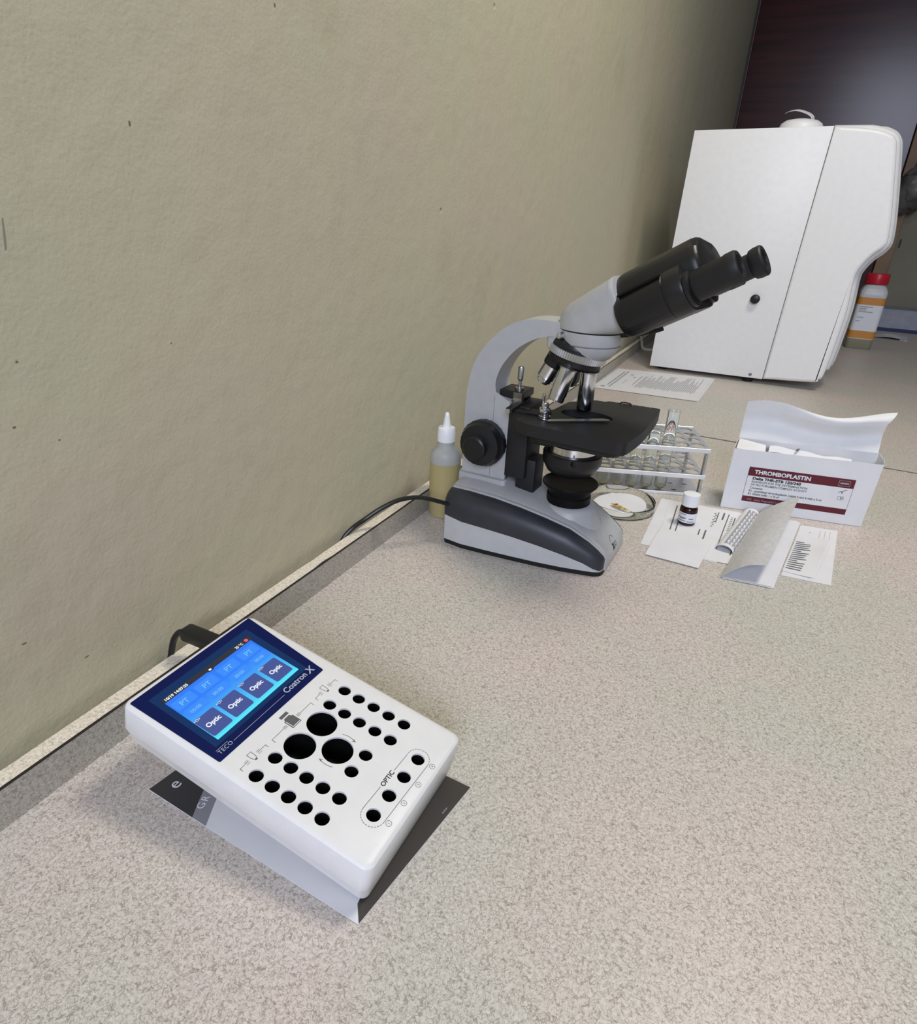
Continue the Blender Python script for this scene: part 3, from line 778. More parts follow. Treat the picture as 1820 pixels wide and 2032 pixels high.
def DN(d, n, q_): v = dv*d*mm+nv*n*mm; return (v.x, q_*mm, v.z)
hp = []
for i in range(48):
    a = 2*pi*i/48
    for r, z, dx in ((.0405, .3030, 0), (.0410, .3090, 0), (.0402, .3170, .0010), (.0380, .3250, .0030), (.0345, .3315, .0060), (.030, .3365, .010)):
        hp.append((-.002+dx+r*cos(a), r*sin(a), z))
sq = [(q_, n) for q_, n in rrect(-41, 41, 238, 303, 24, 8)]
hp += [DN(206, n, q_) for q_, n in sq]
for d_, f_, dn in ((190, .985, -1.0), (175, .95, -2.8), (160, .89, -6)):
    hp += [DN(d_, 303-(303-n)*.96+dn, q_*f_) for q_, n in sq if n > 262]
finish('head', hull(hp, None), 'mic_grey', mic, smooth=30, mx=HR)
lip = [[DN(d, 270+(n-270)*f, q_*f) for q_, n in sq] for d, f in ((203, 1.005), (207.5, 1.005), (208.5, .99), (208.5, .95))]
finish('head_lip', loft(lip), 'mic_grey', mic, smooth=40, mx=HR)
def hsec(C3, f=1.0, n=72):
    cen = (sum(c[0] for c in C3)/len(C3), sum(c[1] for c in C3)/len(C3)); pts = []
    for cx, cy, r in C3:
        for i in range(72): pts.append((cx+r*cos(2*pi*i/72), cy+r*sin(2*pi*i/72)))
    out = []
    for i in range(n):
        a = 2*pi*(i+.5)/n; out.append(max(pts, key=lambda p: (p[0]-cen[0])*cos(a)+(p[1]-cen[1])*sin(a)))
    return [(cen[0]+(x-cen[0])*f, cen[1]+(y-cen[1])*f) for x, y in out]
near_c = [(-27, 256, 26), (22, 256, 26)]
far_c = [(-3, 272, 31), (27, 268, 29)]
blk = finish('binocular_block', loft([[DN(d, n, q_) for q_, n in hsec(near_c, f)] for d, f in ((204, .88), (209, .95), (216, .98), (262, 1.0), (262.6, .985), (264.5, .985), (265, 1.012), (280, 1.012), (282.5, .99), (283, .92), (283, .3))]), 'black', mic, smooth=38, mx=HR)
finish('prism_housing', loft([[DN(d, n, q_) for q_, n in hsec(far_c, f)] for d, f in ((203, .90), (208, .97), (214, 1.0), (292, 1.0), (297, .975), (300, .92), (301, .85), (301, .3))]), 'black', blk, smooth=38, mx=HR)
finish('block_groove', loft([[DN(d, n_, q_) for q_, n_ in ((-45, 277.0), (-43.5, 279.5), (-38, 279.5), (-38, 277.0))] for d in (212, 262)]), 'black_gloss', blk, smooth=0, mx=HR)
finish('underside_strut', loft([[DN(d, n, q_) for q_, n in rrect(-14, 14, n0, n0+9, 2, 3)] for d, n0 in ((188, 237), (206, 231), (228, 226))]), 'black', blk, smooth=40, mx=HR)
for q_, ex in ((-31, 0), (31, 4)):
    o_ = Vector(DN(283, 253, q_))
    em_ = frame_mx(o_, dv, (0, 1, 0))
    et = finish('eyepiece_tube', lathe([(r*mm, z*mm) for r, z in ((0, 0), (20, 0), (20, 4), (17.5, 5), (14.5, 6), (14.5, 24), (0, 24))], 40), 'black', blk, smooth=35, mx=HR @ em_)
    if q_ < 0:
        pr = ((0, 6), (15.5, 6), (16.3, 8), (16.3, 40), (17.0, 42), (17.0, 50), (15.6, 52.5), (12, 52.5), (11.5, 50.5), (0, 50.5))
    else:
        pr = ((0, 18), (15.0, 18), (15.0, 32), (13.2, 34), (13.2, 44), (15.5, 46), (16.5, 50), (16.5, 57), (15.2, 58.5), (11.5, 58.5), (11, 56.5), (0, 56.5))
    ep = finish('eyepiece', lathe([(r*mm, (z+ex)*mm) for r, z in pr], 44), 'black_matt', et, smooth=35, mx=HR @ em_)
    zt2 = pr[-1][1]+ex
    finish('eye_lens', lathe([(0, (zt2+.3)*mm), (.0085, (zt2+.3)*mm), (.0085, zt2*mm), (0, zt2*mm)], 32), 'black_gloss', ep, mx=HR @ em_)
# revolving nosepiece
ax_dn = Vector((-sin(radians(13)), 0, -cos(radians(13))))
nc = Vector((-.0150, 0, .2810))
nm = frame_mx(nc, ax_dn, (0, 1, 0))
nos = finish('nosepiece', lathe([(r*mm, z*mm) for r, z in ((0, -8), (30, -8), (34.5, -4), (35.5, 0), (35.5, 3), (34, 13), (33.5, 20), (31, 23), (20, 25), (0, 25))], 64), 'black', mic, mx=nm)
n = 150; rr = []
for r, z in ((35.6, 3.0), (37.6, 3.6), (37.8, 7), (37.4, 12.2), (35.0, 13)):
    rr.append([(nm @ Vector((r*mm*(1-(.030 if i % 2 and r > 36 else 0))*cos(2*pi*i/n), r*mm*(1-(.030 if i % 2 and r > 36 else 0))*sin(2*pi*i/n), z*mm))) for i in range(n)])
finish('knurled_ring', loft(rr, cap=False), 'alu', nos, smooth=25)
fx = Vector((cos(radians(13)), 0, -sin(radians(13))))     # forward in the nosepiece plane
def objective(az, ln, kind):
    out = fx*cos(az)+Vector((0, 1, 0))*sin(az)
    base = nc+ax_dn*.018+out*.0205
    d = (ax_dn*cos(radians(13))+out*sin(radians(13))).normalized()
    mx_ = frame_mx(base, d, (0, 1, 0))
    if kind == 'long':
        pr = [(0, 0), (12.5, 0), (12.5, 8), (10.6, 9), (10.6, ln-9), (10.0, ln-8), (10, ln-2), (9, ln), (0, ln)]
        ob = finish('objective', lathe([(r*mm, z*mm) for r, z in pr], 36), 'chrome', nos, mx=mx_)
        finish('objective_mount', lathe([(r*mm, z*mm) for r, z in ((0, -3), (13.2, -3), (13.2, 7), (12, 8), (0, 8))], 36), 'black', ob, mx=mx_)
    else:
        pr = [(0, 0), (11.8, 0), (11.8, ln-8), (10.5, ln-7), (10.2, ln-3), (8, ln-3), (7.6, ln), (0, ln)]
        ob = finish('objective', lathe([(r*mm, z*mm) for r, z in pr], 36), 'chrome', nos, mx=mx_)
        finish('objective_mount', lathe([(r*mm, z*mm) for r, z in ((0, -3), (13.2, -3), (13.2, 14), (12.6, 16.5), (0, 16.5))], 36), 'black', ob, mx=mx_)
    return ob
objective(0, 57, 'long'); objective(radians(-86), 50, 'long'); objective(radians(-168), 42, 'short'); objective(radians(97), 42, 'short')

# microscope mains lead, arching over the upstand
lead = finish('mains_lead', tube([(.0760, .7060, .060), (.066, .6960, .0655), (.055, .6847, .0712), (.042, .673, .0748), (.026, .6537, .0739), (.010, .6353, .0647), (-.004, .6202, .0525), (-.013, .604, .0438), (-.0195, .592, .032), (-.0205, .575, .012)], .0031, 10), 'black')
tag(lead, 'black lead arching from the back of the microscope over the upstand', 'cable')

# =================================================================== DROPPER BOTTLE
bt_ = thing('dropper_bottle', 'cloudy squeeze bottle of yellow liquid with white pointed nozzle', 'bottle', (.0262, .7905, 0))
finish('lower_body', lathe([(0, .0), (.0205, .0), (.0228, .002), (.0232, .006), (.0234, .060), (.0232, .0865), (0, .0865)], 48), 'pe_yellow', bt_)
finish('upper_body', lathe([(.0232, .0866), (.0230, .0950), (.0215, .1010), (.0170, .1070), (.0132, .1098), (.0122, .1125), (.0122, .1200), (0, .12)], 48), 'pe_clear', bt_)
nz = finish('cap', lathe([(.0128, .1185), (.0134, .1190), (.0128, .1375), (.0118, .1392), (.0066, .1402), (0, .1402)], 48), 'white_cap', bt_)
finish('nozzle', lathe([(.0066, .1400), (.0056, .1435), (.0036, .1560), (.0030, .1602), (.0020, .1614), (0, .1616)], 32), 'white_cap', bt_)

# =================================================================== TEST TUBE RACK
ra_ = radians(20.4)
rack = thing('test_tube_rack', 'three-tier aluminium test tube rack with round holes behind the microscope stage', 'rack', (.376, 1.0815, .0003), ra_)
LN, DP, PX, PY, NX, NY = .232, .126, .0248, .0300, 9, 4
# local x runs to the left from the right front corner (negative), y to the back
def tier(z, holes=True, name='tier'):
    hs = []
    xs = [-.0175-PX*i for i in range(NX)]; ys = [.018+PY*j for j in range(NY)]
    bm = bmesh.new(); n = 24; r = .0112
    # grid cells each with a round hole, plus border
    gx = [0]+[(xs[i]+xs[i+1])/2 for i in range(NX-1)]+[-LN]; gy = [0]+[(ys[j]+ys[j+1])/2 for j in range(NY-1)]+[DP]
    for i in range(NX):
        for j in range(NY):
            x1, x0 = gx[i], gx[i+1]; y0, y1 = gy[j], gy[j+1]; cx, cy = xs[i], ys[j]
            O, I = [], []
            for k in range(n):
                a = 2*pi*(k+.5)/n; dx, dy = cos(a), sin(a)
                t = min(((x1-cx) if dx > 0 else (x0-cx))/dx if abs(dx) > 1e-9 else 9, ((y1-cy) if dy > 0 else (y0-cy))/dy if abs(dy) > 1e-9 else 9)
                O.append((cx+dx*t, cy+dy*t)); I.append((cx+r*dx, cy+r*dy))
            # put true corners
            for (qx, qy) in ((x0, y0), (x0, y1), (x1, y0), (x1, y1)):
                kk = min(range(n), key=lambda k: (O[k][0]-qx)**2+(O[k][1]-qy)**2); O[kk] = (qx, qy)
            for zz in (z, z-.0012):
                vo = [bm.verts.new((*p, zz)) for p in O]; vi = [bm.verts.new((*p, zz)) for p in I]
                for k in range(n): bm.faces.new((vo[k], vo[(k+1) % n], vi[(k+1) % n], vi[k]))
                if zz == z: keep = vi
                else:
                    for k in range(n): bm.faces.new((keep[k], keep[(k+1) % n], vi[(k+1) % n], vi[k]))
    bmesh.ops.remove_doubles(bm, verts=bm.verts, dist=1e-6)
    t = finish(name, bm, 'alu', rack, smooth=0)
    finish('front_lip', box(-LN, 0, -.0015, .0005, z-.0065, z+.0012, .0005, 1), 'alu_edge', t, smooth=0)
    finish('back_lip', box(-LN, 0, DP-.0005, DP+.0010, z-.0065, z+.0012, .0005, 1), 'alu_edge', t, smooth=0)
    return xs, ys
xs, ys = tier(.0855); tier(.0385)
finish('base_tray', box(-LN, 0, 0, DP, .0008, .0022), 'alu', rack, smooth=0)
finish('base_lip', box(-LN, 0, -.0015, .0003, .0, .0052, .0005, 1), 'alu_edge', rack, smooth=0)
for x in (-.0030, -LN+.0010):
    for y in (.003, DP-.013): finish('corner_post', box(x-.002, x+.002, y, y+.010, .002, .0845, .0006, 1), 'alu', rack, smooth=0)
for x in xs[:2]:
    for y in ys[:2]: finish('tray_slot', box(x-.004, x+.004, y-.0015, y+.0015, .0022, .0024), 'black_matt', rack, smooth=0)
# tubes standing in the front row
cr, sr_ = cos(ra_), sin(ra_)
def rw(x, y, z=0.0): return (.376+cr*x-sr_*y, 1.0815+sr_*x+cr*y, z)
H_T = .141; rt = .0102; wt_ = .0009
pf = [(0, .0)]+[(rt*sin(a), rt-rt*cos(a)) for a in (radians(t) for t in range(15, 91, 15))]+[(rt, H_T-.002), (rt+.0006, H_T-.001), (rt+.0004, H_T), (rt-wt_, H_T), (rt-wt_, rt)]+[((rt-wt_)*sin(a), rt-(rt-wt_)*cos(a)) for a in (radians(t) for t in range(75, 14, -15))]+[(0, wt_)]
ri = rt-wt_-.0003
rf = [(0, wt_+.0003)]+[(ri*sin(a), rt-ri*cos(a)) for a in (radians(t) for t in range(15, 56, 20))]+[(ri*.93, .0065), (0, .0062)]
names = ['', 'second', 'third', 'fourth', 'leftmost']
proto = None
for k, i in enumerate((2, 3, 4, 5, 6)):
    lab = ('clear glass test tube marked in red, rising highest above the rack' if k == 0 else 'clear glass test tube with yellow residue, '+names[k]+(' from the right' if k < 4 else '')+' in the rack front row')
    t = thing('test_tube', lab, 'test tube', rw(xs[i], ys[0], .0031), group='test tubes in the front row of the rack')
    if proto is None:
        g = finish('glass_wall', lathe(pf, 32), 'glass', t); y_ = finish('residue', lathe(rf, 24), 'yellow_res', t); proto = (g, y_)
        rm = bmesh.new()
        for a0, z0 in ((-115, .107), (-100, .111), (-85, .108), (-70, .112), (-105, .115), (-92, .118), (-78, .116)):
            rm.faces.new([rm.verts.new(((rt+.0004)*cos(radians(a0+da)), (rt+.0004)*sin(radians(a0+da)), z0+dz_)) for da, dz_ in ((0, 0), (9, .001), (12, .005), (3, .004))])
        finish('red_mark', rm, 'red_mark', t, smooth=0)
    else:
        for c in proto: copy_to(c, (0, 0, 0), t).scale = (1, 1, .72)   # shorter tubes

# =================================================================== PETRI DISH
pd = thing('petri_dish', 'round glass petri dish holding a white filter paper, right of the microscope base', 'dish', (.2620, .9640, .0003))
RP = .0560
finish('glass_dish', lathe([(0, 0), (RP-.002, 0), (RP, .0015), (RP, .0150), (RP-.0004, .0156), (RP-.0016, .0156), (RP-.0020, .0150), (RP-.0020, .0022), (RP-.0035, .0016), (0, .0016)], 72), 'glass_edge', pd)
fp = tag(finish('filter_paper', sheet(lambda u, v: (lambda a, r: (r*cos(a)*.042+.262, r*sin(a)*.048+.964, .0024+.0050*r*r*max(0, cos(a-.6))))(2*pi*u, v*.999+.001), 40, 6), 'paper_white'), 'round white paper disc with ochre stains lying in the petri dish', 'paper')
sb = bmesh.new()
for (x, y, a, b) in ((.262, .950, .007, .004), (.270, .946, .006, .003), (.255, .954, .005, .003), (.277, .943, .004, .0025)):
    sb.faces.new([sb.verts.new((x+a*cos(t*pi/6)*(1+.3*random.random()), y+b*sin(t*pi/6)*(1+.3*random.random()), .0068)) for t in range(12)])
finish('stain', sb, 'ochre', fp, smooth=0)
sb = bmesh.new()
for (x, y, a, b) in ((.259, .957, .003, .0016), (.287, .938, .004, .0012)):
    sb.faces.new([sb.verts.new((x+a*cos(t*pi/6), y+b*sin(t*pi/6), .0070)) for t in range(12)])
finish('stain', sb, 'ink', fp, smooth=0)

# =================================================================== PAPERS AROUND THE VIAL
def printed(fn, rows, lift=.0006):
    qs = []
    for (u0, u1, v0, v1) in rows:
        qs.append([Vector(fn(u0, v0))+Vector((0, 0, lift)), Vector(fn(u1, v0))+Vector((0, 0, lift)), Vector(fn(u1, v1))+Vector((0, 0, lift)), Vector(fn(u0, v1))+Vector((0, 0, lift))])
    return bars(qs, 0)
f0 = bilin([(.3200, .8480), (.4250, .8460), (.4560, 1.0500), (.3180, 1.0380)], .0003)
f0b = bilin([(.3195, .8560), (.3400, .8450), (.3500, 1.030), (.3190, 1.028)], .0012)
pa = tag(finish('printed_sheet', sheet(bilin([(.3200, .8480), (.4250, .8460), (.4560, 1.0480), (.3180, 1.0360)], .0003), 2, 2), 'paper_white'), 'creased printed sheet sticking out left under the brown vial', 'paper')
f1 = bilin([(.3420, .8430), (.4480, .8500), (.4640, 1.0380), (.3320, 1.0330)], .0009)
pb = tag(finish('printed_sheet', sheet(f1, 4, 4), 'paper_white'), 'white printed form standing directly under the brown vial', 'paper')
rows = [(.10, .115, .10, .92), (.17, .185, .35, .80), (.45, .465, .40, .52), (.52, .54, .30, .52), (.60, .612, .72, .95), (.66, .68, .80, .96), (.72, .732, .22, .95), (.80, .812, .55, .90), (.84, .852, .84, .95), (.90, .915, .15, .72)]
for i in range(9): rows.append((.56+.012*(i % 2), .585+.012*(i % 2), .62+.035*i, .635+.035*i))
for i in range(8): rows.append((.76, .785, .60+.04*i, .612+.04*i))
finish('print', printed(f1, rows, .00052), 'ink', pb, smooth=0)
fc = bilin([(.3326, .8162, .0018), (.4050, .8140, .0018), (.4137, .9048, .0030), (.3381, .9152, .0030)], lambda u, v: .0018*sin(pi*v)*.6)
cd_ = tag(finish('blank_card', sheet(fc, 6, 6, .0005), 'paper_white'), 'blank white slip of folded paper in front of the brown vial', 'paper')

# folded strip leaflet with a printed face
def froll(u, v, lift_r=0.0):
    a = pi*(1-u); c = Vector((.4310, .8850, 0)).lerp(Vector((.4600, 1.0480, 0)), v)
    n_ = Vector((.985, -.17, 0))
    return c+n_*cos(a)*(.0125+lift_r)+Vector((0, 0, .0016+(.0095+lift_r)*sin(a)))
ro = tag(finish('rolled_leaflet', sheet(froll, 14, 6, .0004), 'paper_white'), 'narrow rolled instruction leaflet between the vial form and the folded paper', 'leaflet')
rq = []
for i in range(30):
    for k in range(4):
        u0 = .42+.13*k; u1 = u0+.11-.05*((i+k) % 3)*.5
        rq.append([froll(u, v, .0012) for u, v in ((u0, .05+.030*i), (u1, .05+.030*i), (u1, .066+.030*i), (u0, .066+.030*i))])
finish('print', bars(rq, 0), 'ink_light', ro, smooth=0)
finish('inner_fold', sheet(lambda u, v: froll(.06+.88*u, v*.98+.012)-Vector((0, 0, .0016)), 8, 2, .0003), 'paper_grey', ro)  # inside of the roll, its shade carried by the greyer paper

# folded blank leaflet standing half open
lf = thing('folded_paper', 'grey-white blank sheet folded in half and springing open before the carton', 'paper', (.43, .80, 0))
lo = Vector((.43, .80, 0))
F0 = Vector((.4346, .8051, .0006)); F1 = Vector((.4969, .8123, .0006)); B1 = Vector((.5300, 1.0560, .0008)); B0 = Vector((.4640, 1.0400, .0008))
def flow(u, v):
    p = F0*(1-u)*(1-v)+F1*u*(1-v)+B1*u*v+B0*(1-u)*v
    return p-lo+Vector((0, 0, .0014+.0006*sin(pi*u)))
F1u = Vector((.4835, .8150, .0270)); B1u = Vector((.5210, 1.0560, .0410))
def fup(u, v):
    p = F0*(1-u)*(1-v)+F1u*u*(1-v)+B1u*u*v+B0*(1-u)*v
    return p-lo+Vector((0, 0, .0022+.007*sin(pi*u)*(1-.3*v)-.003*sin(2*pi*v)*u))
finish('lower_leaf', sheet(flow, 8, 8), 'paper_white', lf)
finish('lower_leaf', sheet(lambda u, v: flow(u, v)-Vector((-.002, .001, .0012)), 2, 2), 'paper_white', lf)
finish('upper_leaf', sheet(fup, 14, 14), 'paper_grey', lf)  # same sheet as the lower leaf, greyed to show it shaded

# sheets on the right
g1 = bilin([(.5075, .8560), (.5679, .8610), (.5853, 1.0560), (.5330, 1.0480)], .0003)
s1 = tag(finish('printed_sheet', sheet(g1, 2, 2), 'paper_white'), 'rightmost printed sheet lying flat in front of the carton', 'paper')
finish('print', printed(g1, [(.55+.13*i, .56+.13*i, .78, .95) for i in range(3)]+[(.28, .31, .86, .875)], .00052), 'ink_light', s1, smooth=0)
def g2z(u, v): return .0012+.009*u*u*sin(pi*min(1, v*.9+.05))*.6
g2 = bilin([(.5085, .8690), (.5440, .8668), (.5700, 1.0080), (.5270, 1.0000)], g2z)
s2 = tag(finish('instruction_slip', sheet(g2, 8, 8), 'paper_white'), 'small folded slip with dense printed lines on the rightmost sheet', 'paper')
rows = []
random.seed(5)
for i in range(15): rows.append((.06, .52+.10*random.random()-(.25 if i % 5 == 4 else 0), .08+.052*i, .098+.052*i))
finish('print', printed(g2, rows, .0007), 'ink', s2, smooth=0)
g3 = bilin([(.5095, .8700), (.5480, .8690), (.5740, 1.0000), (.5275, 1.0000)], lambda u, v: .0008+.004*u*u*sin(pi*min(1, v*.9+.05))*.6)
finish('under_leaf', sheet(g3, 6, 6), 'paper_white', s2)

# vial
vl = thing('vial', 'small dark brown glass vial with white screw cap and white label', 'vial', (.3690, .9560, .0016))
RV = .0133
finish('glass_body', lathe([(0, 0), (.0118, 0), (.0130, .0010), (RV, .0030), (RV, .0255), (.0122, .0285), (.0098, .0305), (.0098, .036), (0, .036)], 48), 'amber', vl)
lb = finish('label', lathe([(RV+.00015, .0050), (RV+.0002, .0052), (RV+.0002, .0205), (RV+.00015, .0207)], 48), 'ink_white', vl)
vb = bmesh.new()
def wrap(a0, a1, z0, z1, r):
    n = max(2, int(abs(a1-a0)/6)); A = [vb.verts.new((r*cos(radians(a0+(a1-a0)*i/n)), r*sin(radians(a0+(a1-a0)*i/n)), z0)) for i in range(n+1)]
    B = [vb.verts.new((r*cos(radians(a0+(a1-a0)*i/n)), r*sin(radians(a0+(a1-a0)*i/n)), z1)) for i in range(n+1)]
    for i in range(n): vb.faces.new((A[i], A[i+1], B[i+1], B[i]))
for a0, a1, zz in ((-140, -95, .0180), (-150, -92, .0125), (-135, -100, .0108), (-75, -45, .0118), (-145, -95, .0075), (-85, -40, .0070)):
    wrap(a0, a1, zz, zz+.0011, RV+.0004)
finish('label_print', vb, 'ink', lb)
cp = bmesh.new(); n = 60
rr = [[((r*(1-.012*(i % 2) if 1 < j < 4 else r))*cos(2*pi*i/n), (r*(1-.012*(i % 2) if 1 < j < 4 else r))*sin(2*pi*i/n), z) for i in range(n)] for j, (r, z) in enumerate(((.0100, .0300), (.0124, .0302), (.0126, .0312), (.0125, .0495), (.0118, .0512), (.0095, .0515)))]
finish('cap', loft(rr), 'white_cap', vl, smooth=40)

# =================================================================== CARTON
ang = radians(10.713)
cx0, cy0 = .4113, 1.0559
ux = Vector((cos(ang), sin(ang), 0)); dep = Vector((.0015, .052, 0))
ct = thing('reagent_carton', 'open white reagent carton with maroon printed label and lifted lid', 'carton', (cx0, cy0, .0006))
CL, CH = .2118, .1045
def cpt(s, d, z): v = ux*s+dep*d; return (v.x, v.y, z)
def panel(name, pts, th, material='card', parent=ct, sm=0):
    a = [Vector(p) for p in pts]; nrm = (a[1]-a[0]).cross(a[2]-a[0]).normalized()*th
    bm = bmesh.new(); A = [bm.verts.new(p) for p in a]; B = [bm.verts.new(p+nrm) for p in a]; n = len(a)
    bm.faces.new(A[::-1]); bm.faces.new(B)
    for i in range(n): bm.faces.new((A[i], A[(i+1) % n], B[(i+1) % n], B[i]))
    return finish(name, bm, material, parent, smooth=sm)
fr = panel('front_panel', [cpt(0, 0, 0), cpt(0, 0, CH-.0015), cpt(CL+.002, 0, CH+.001), cpt(CL, 0, 0)], -.0006)
panel('back_panel', [cpt(0, 1, 0), cpt(CL, 1, 0), cpt(CL-.002, 1, CH+.004), cpt(0, 1, CH+.001)], .0006)
panel('side_panel', [cpt(0, 0, 0), cpt(0, 1, 0), cpt(0, 1, CH), cpt(0, 0, CH)], -.0006)
panel('side_panel', [cpt(CL, 0, 0), cpt(CL+.002, 0, CH), cpt(CL+.005, .55, CH), cpt(CL-.001, 1, CH+.003), cpt(CL, 1, 0)], -.0006)
panel('bottom_panel', [cpt(0, 0, 0), cpt(CL, 0, 0), cpt(CL, 1, 0), cpt(0, 1, 0)], .0006)
def lidf(u, v):
    s = CL*u*.985+.0005
    wv = .5+.10*sin(2.1*pi*u+.5)
    yy = .030*min(v, wv)-.030*max(0, v-wv)
    z = CH+.002+.0485*v+.0042*sin(2.2*pi*u+.4)*v*v-.003*u*v
    return ux*s+dep+Vector((0, yy, z))
def lid2(u, v):
    p = lidf(u, 1.0); return p+Vector((.012*v*u*u, -.006*v+.030*v*v*u*u, .0150*v+.0030*sin(2.4*pi*u+.3)*v-.004*v*v))
def sheet_y(fn, nu, nv): return sheet(fn, nu, nv, .0005)
finish('lid', sheet_y(lidf, 24, 8), 'card', ct, smooth=60)
finish('tuck_flap', sheet_y(lid2, 24, 6), 'card', ct, smooth=60)
panel('side_flap', [cpt(.002, .05, CH-.002), cpt(.046, .25, CH-.0075), cpt(.044, .75, CH-.002), cpt(.002, .98, CH+.001)], .0005)
ins = tag(finish('packing_slip', sheet(lambda u, v: Vector((cx0, cy0, 0))+ux*(.050+.122*u)+dep*(.28+.5*v)+Vector((0, 0, CH-.0065-.003*u+.0065*sin(pi*v)+.002*sin(5*u+1)+.0010*sin(17*u))), 24, 10), 'paper_white'), 'crumpled white paper tucked in the mouth of the open carton', 'paper')
finish('print', bars([[Vector((cx0, cy0, 0))+ux*(s0+ds)+dep*d_+Vector((0, 0, CH+.0012)) for s0, ds, d_ in ((.088, 0, .34), (.092, 0, .34), (.096, 0, .60), (.092, 0, .60))]], .001), 'ink', ins, smooth=0)
# label on the front panel, local frame: x along the panel, y up
fmx = Matrix.Identity(4)
nfront = Vector((ux.y, -ux.x, 0))
for i in range(3): fmx[i][0] = ux[i]; fmx[i][1] = (0, 0, 1)[i]; fmx[i][2] = nfront[i]
fmx = fmx @ T(0, 0, .0007)
def rect(x0, x1, y0, y1, z0, z1): return prism([(x0, y0), (x1, y0), (x1, y1), (x0, y1)], z0, z1)
lbp = finish('label', rect(.0288, .1842, .0163, .0760, 0, .00012), 'ink_black', ct, smooth=0, mx=fmx)
finish('label_field', rect(.0293, .1837, .0258, .0612, .0001, .00020), 'card', lbp, smooth=0, mx=fmx)
finish('label_band', rect(.0288, .1842, .0610, .0760, .0001, .00022), 'maroon', lbp, smooth=0, mx=fmx)
finish('label_band', rect(.0288, .1842, .0163, .0256, .0001, .00022), 'maroon', lbp, smooth=0, mx=fmx)
def lt(s, x, y, size, mt, width=None, bold=0.0, sp=1.0):
    o = text('label_text', s, size, Matrix.Identity(4), mt, lbp, ext=.00002, bold=bold, space=sp)
    me = o.data
    if width:
        xsz = max(v.co.x for v in me.vertices)-min(v.co.x for v in me.vertices)
        me.transform(Matrix.Diagonal((width/xsz, 1, 1, 1)))
    me.transform(fmx @ T(x, y, .00028))
lt('THROMBOPLASTIN', .0380, .0653, .0092, 'ink_white', .0832, .0003)
lt('Delta THR-STB 120/240', .0372, .0552, .0062, 'ink_black', .0720, .0003)
lt('REAGENTS FOR THE DETERMINATION', .0368, .0498, .0050, 'ink', .0830, .0001)
lt('OF PROTHROMBIN COMPLEX ACTIVITY', .0368, .0447, .0048, 'ink', .0840, .0001)
lt('Contents:', .0366, .0392, .0050, 'ink_black', .0195, .0001)
lt('R1  Lyophilized thromboplastin (rabbit brain) 6 vials x 2 ml', .0362, .0338, .0050, 'ink_black', .1085, .0001)
lt('R2  Diluent buffer 1 x 25 ml', .0360, .0286, .0050, 'ink_black', .0470, .0001)
lt('IVD   Delta Diagnostics Ltd', .0370, .0188, .0045, 'ink_light', .0480)
q = []
def ol(x0, x1, y0, y1, wd=.0005): return stroke([(x0, y0), (x1, y0), (x1, y1), (x0, y1)], wd, True)
finish('label_emblem', bars(ol(.1618, .1775, .0638, .0725), .0003), 'ink_light', lbp, smooth=0, mx=fmx)
finish('label_emblem', bars(stroke([(.1645, .0682), (.1750, .0682)], .0025), .0003), 'ink_light', lbp, smooth=0, mx=fmx)
finish('label_emblem', bars(stroke([(.1650, .0525), (.1690, .0545), (.1705, .0515), (.1712, .0555), (.1760, .0580)], .0010)+ol(.1665, .1705, .0405, .0455)+ol(.1712, .1745, .0405, .0460)+stroke([(.1720, .0432), (.1740, .0432)], .001), .0003), 'ink', lbp, smooth=0, mx=fmx)

# =================================================================== LARGE ANALYZER
an = thing('hematology_analyzer', 'large white laboratory analyzer with curved front and black knob on its side', 'analyzer', (.0, 2.1, 0))
rear = [(.0951, .012), (.4302, .016), (.4488, .6722), (.1055, .6645)]
finish('rear_side_cover', prism(rear, 0, .020, .002, 2), 'white_plastic', an, smooth=30, mx=XZ)
fp_ = [(.4312, .0165), (.5640, .0255), (.5790, .0350), (.5880, .0500), (.5950, .1335), (.5985, .2313), (.5935, .3150), (.6005, .3450), (.6180, .3740), (.6390, .3960), (.6435, .4150), (.6340, .4760), (.6035, .6130), (.5930, .6440), (.5750, .6560), (.5350, .6660), (.4498, .6722)]
fpr = [tuple(v)[:2] for v in spline([(a, b, 0) for a, b in fp_], 4)]
def offs(poly, d):
    out = []; n = len(poly)
    for i in range(n):
        a = Vector(poly[i-1]); p = Vector(poly[i]); c = Vector(poly[(i+1) % n])
        t = ((p-a).normalized()+(c-p).normalized()).normalized(); out.append((p.x-t.y*d, p.y+t.x*d))
    return out
def skin(name, poly, prof, material):
    # prof: (depth y, inward offset) from the outer face backwards
    return finish(name, loft([[(x, y, z) for x, z in offs(poly, d)] for y, d in prof]), material, an, smooth=40)
skin('front_side_cover', fpr, ((0, .0085), (.0012, .0040), (.0040, .0012), (.008, 0), (.018, 0)), 'white_plastic')
def grow(d):
    zmin = lambda x: .0165+.068*(x-.431) if x < .564 else .0255+.9*(x-.564)
    P = [(x, min(z, .680)) for x, z in offs(fpr, -d) if x > .452 and z > zmin(x)+.004]
    # keep the front run from the foot to the top, then close it along the straight bottom and back
    xb = P[0][0]-.004
    return [(.4312, .0175), (.50, zmin(.50)+.0008)]+([(xb, max(zmin(xb), .0255)+.0005)] if xb > .52 else [])+P+[(.4498, min(.6722+max(d, 0), .680))]
skin('gasket_groove', grow(-.004), ((.014, .0), (.034, .0)), 'grey_groove')
skin('front_cover', grow(.014), ((.030, .015), (.031, .011), (.035, .0055), (.042, .0015), (.052, 0), (.066, 0)), 'white_plastic')
skin('gasket_groove', grow(.012), ((.066, .0), (.070, .0)), 'grey_groove')
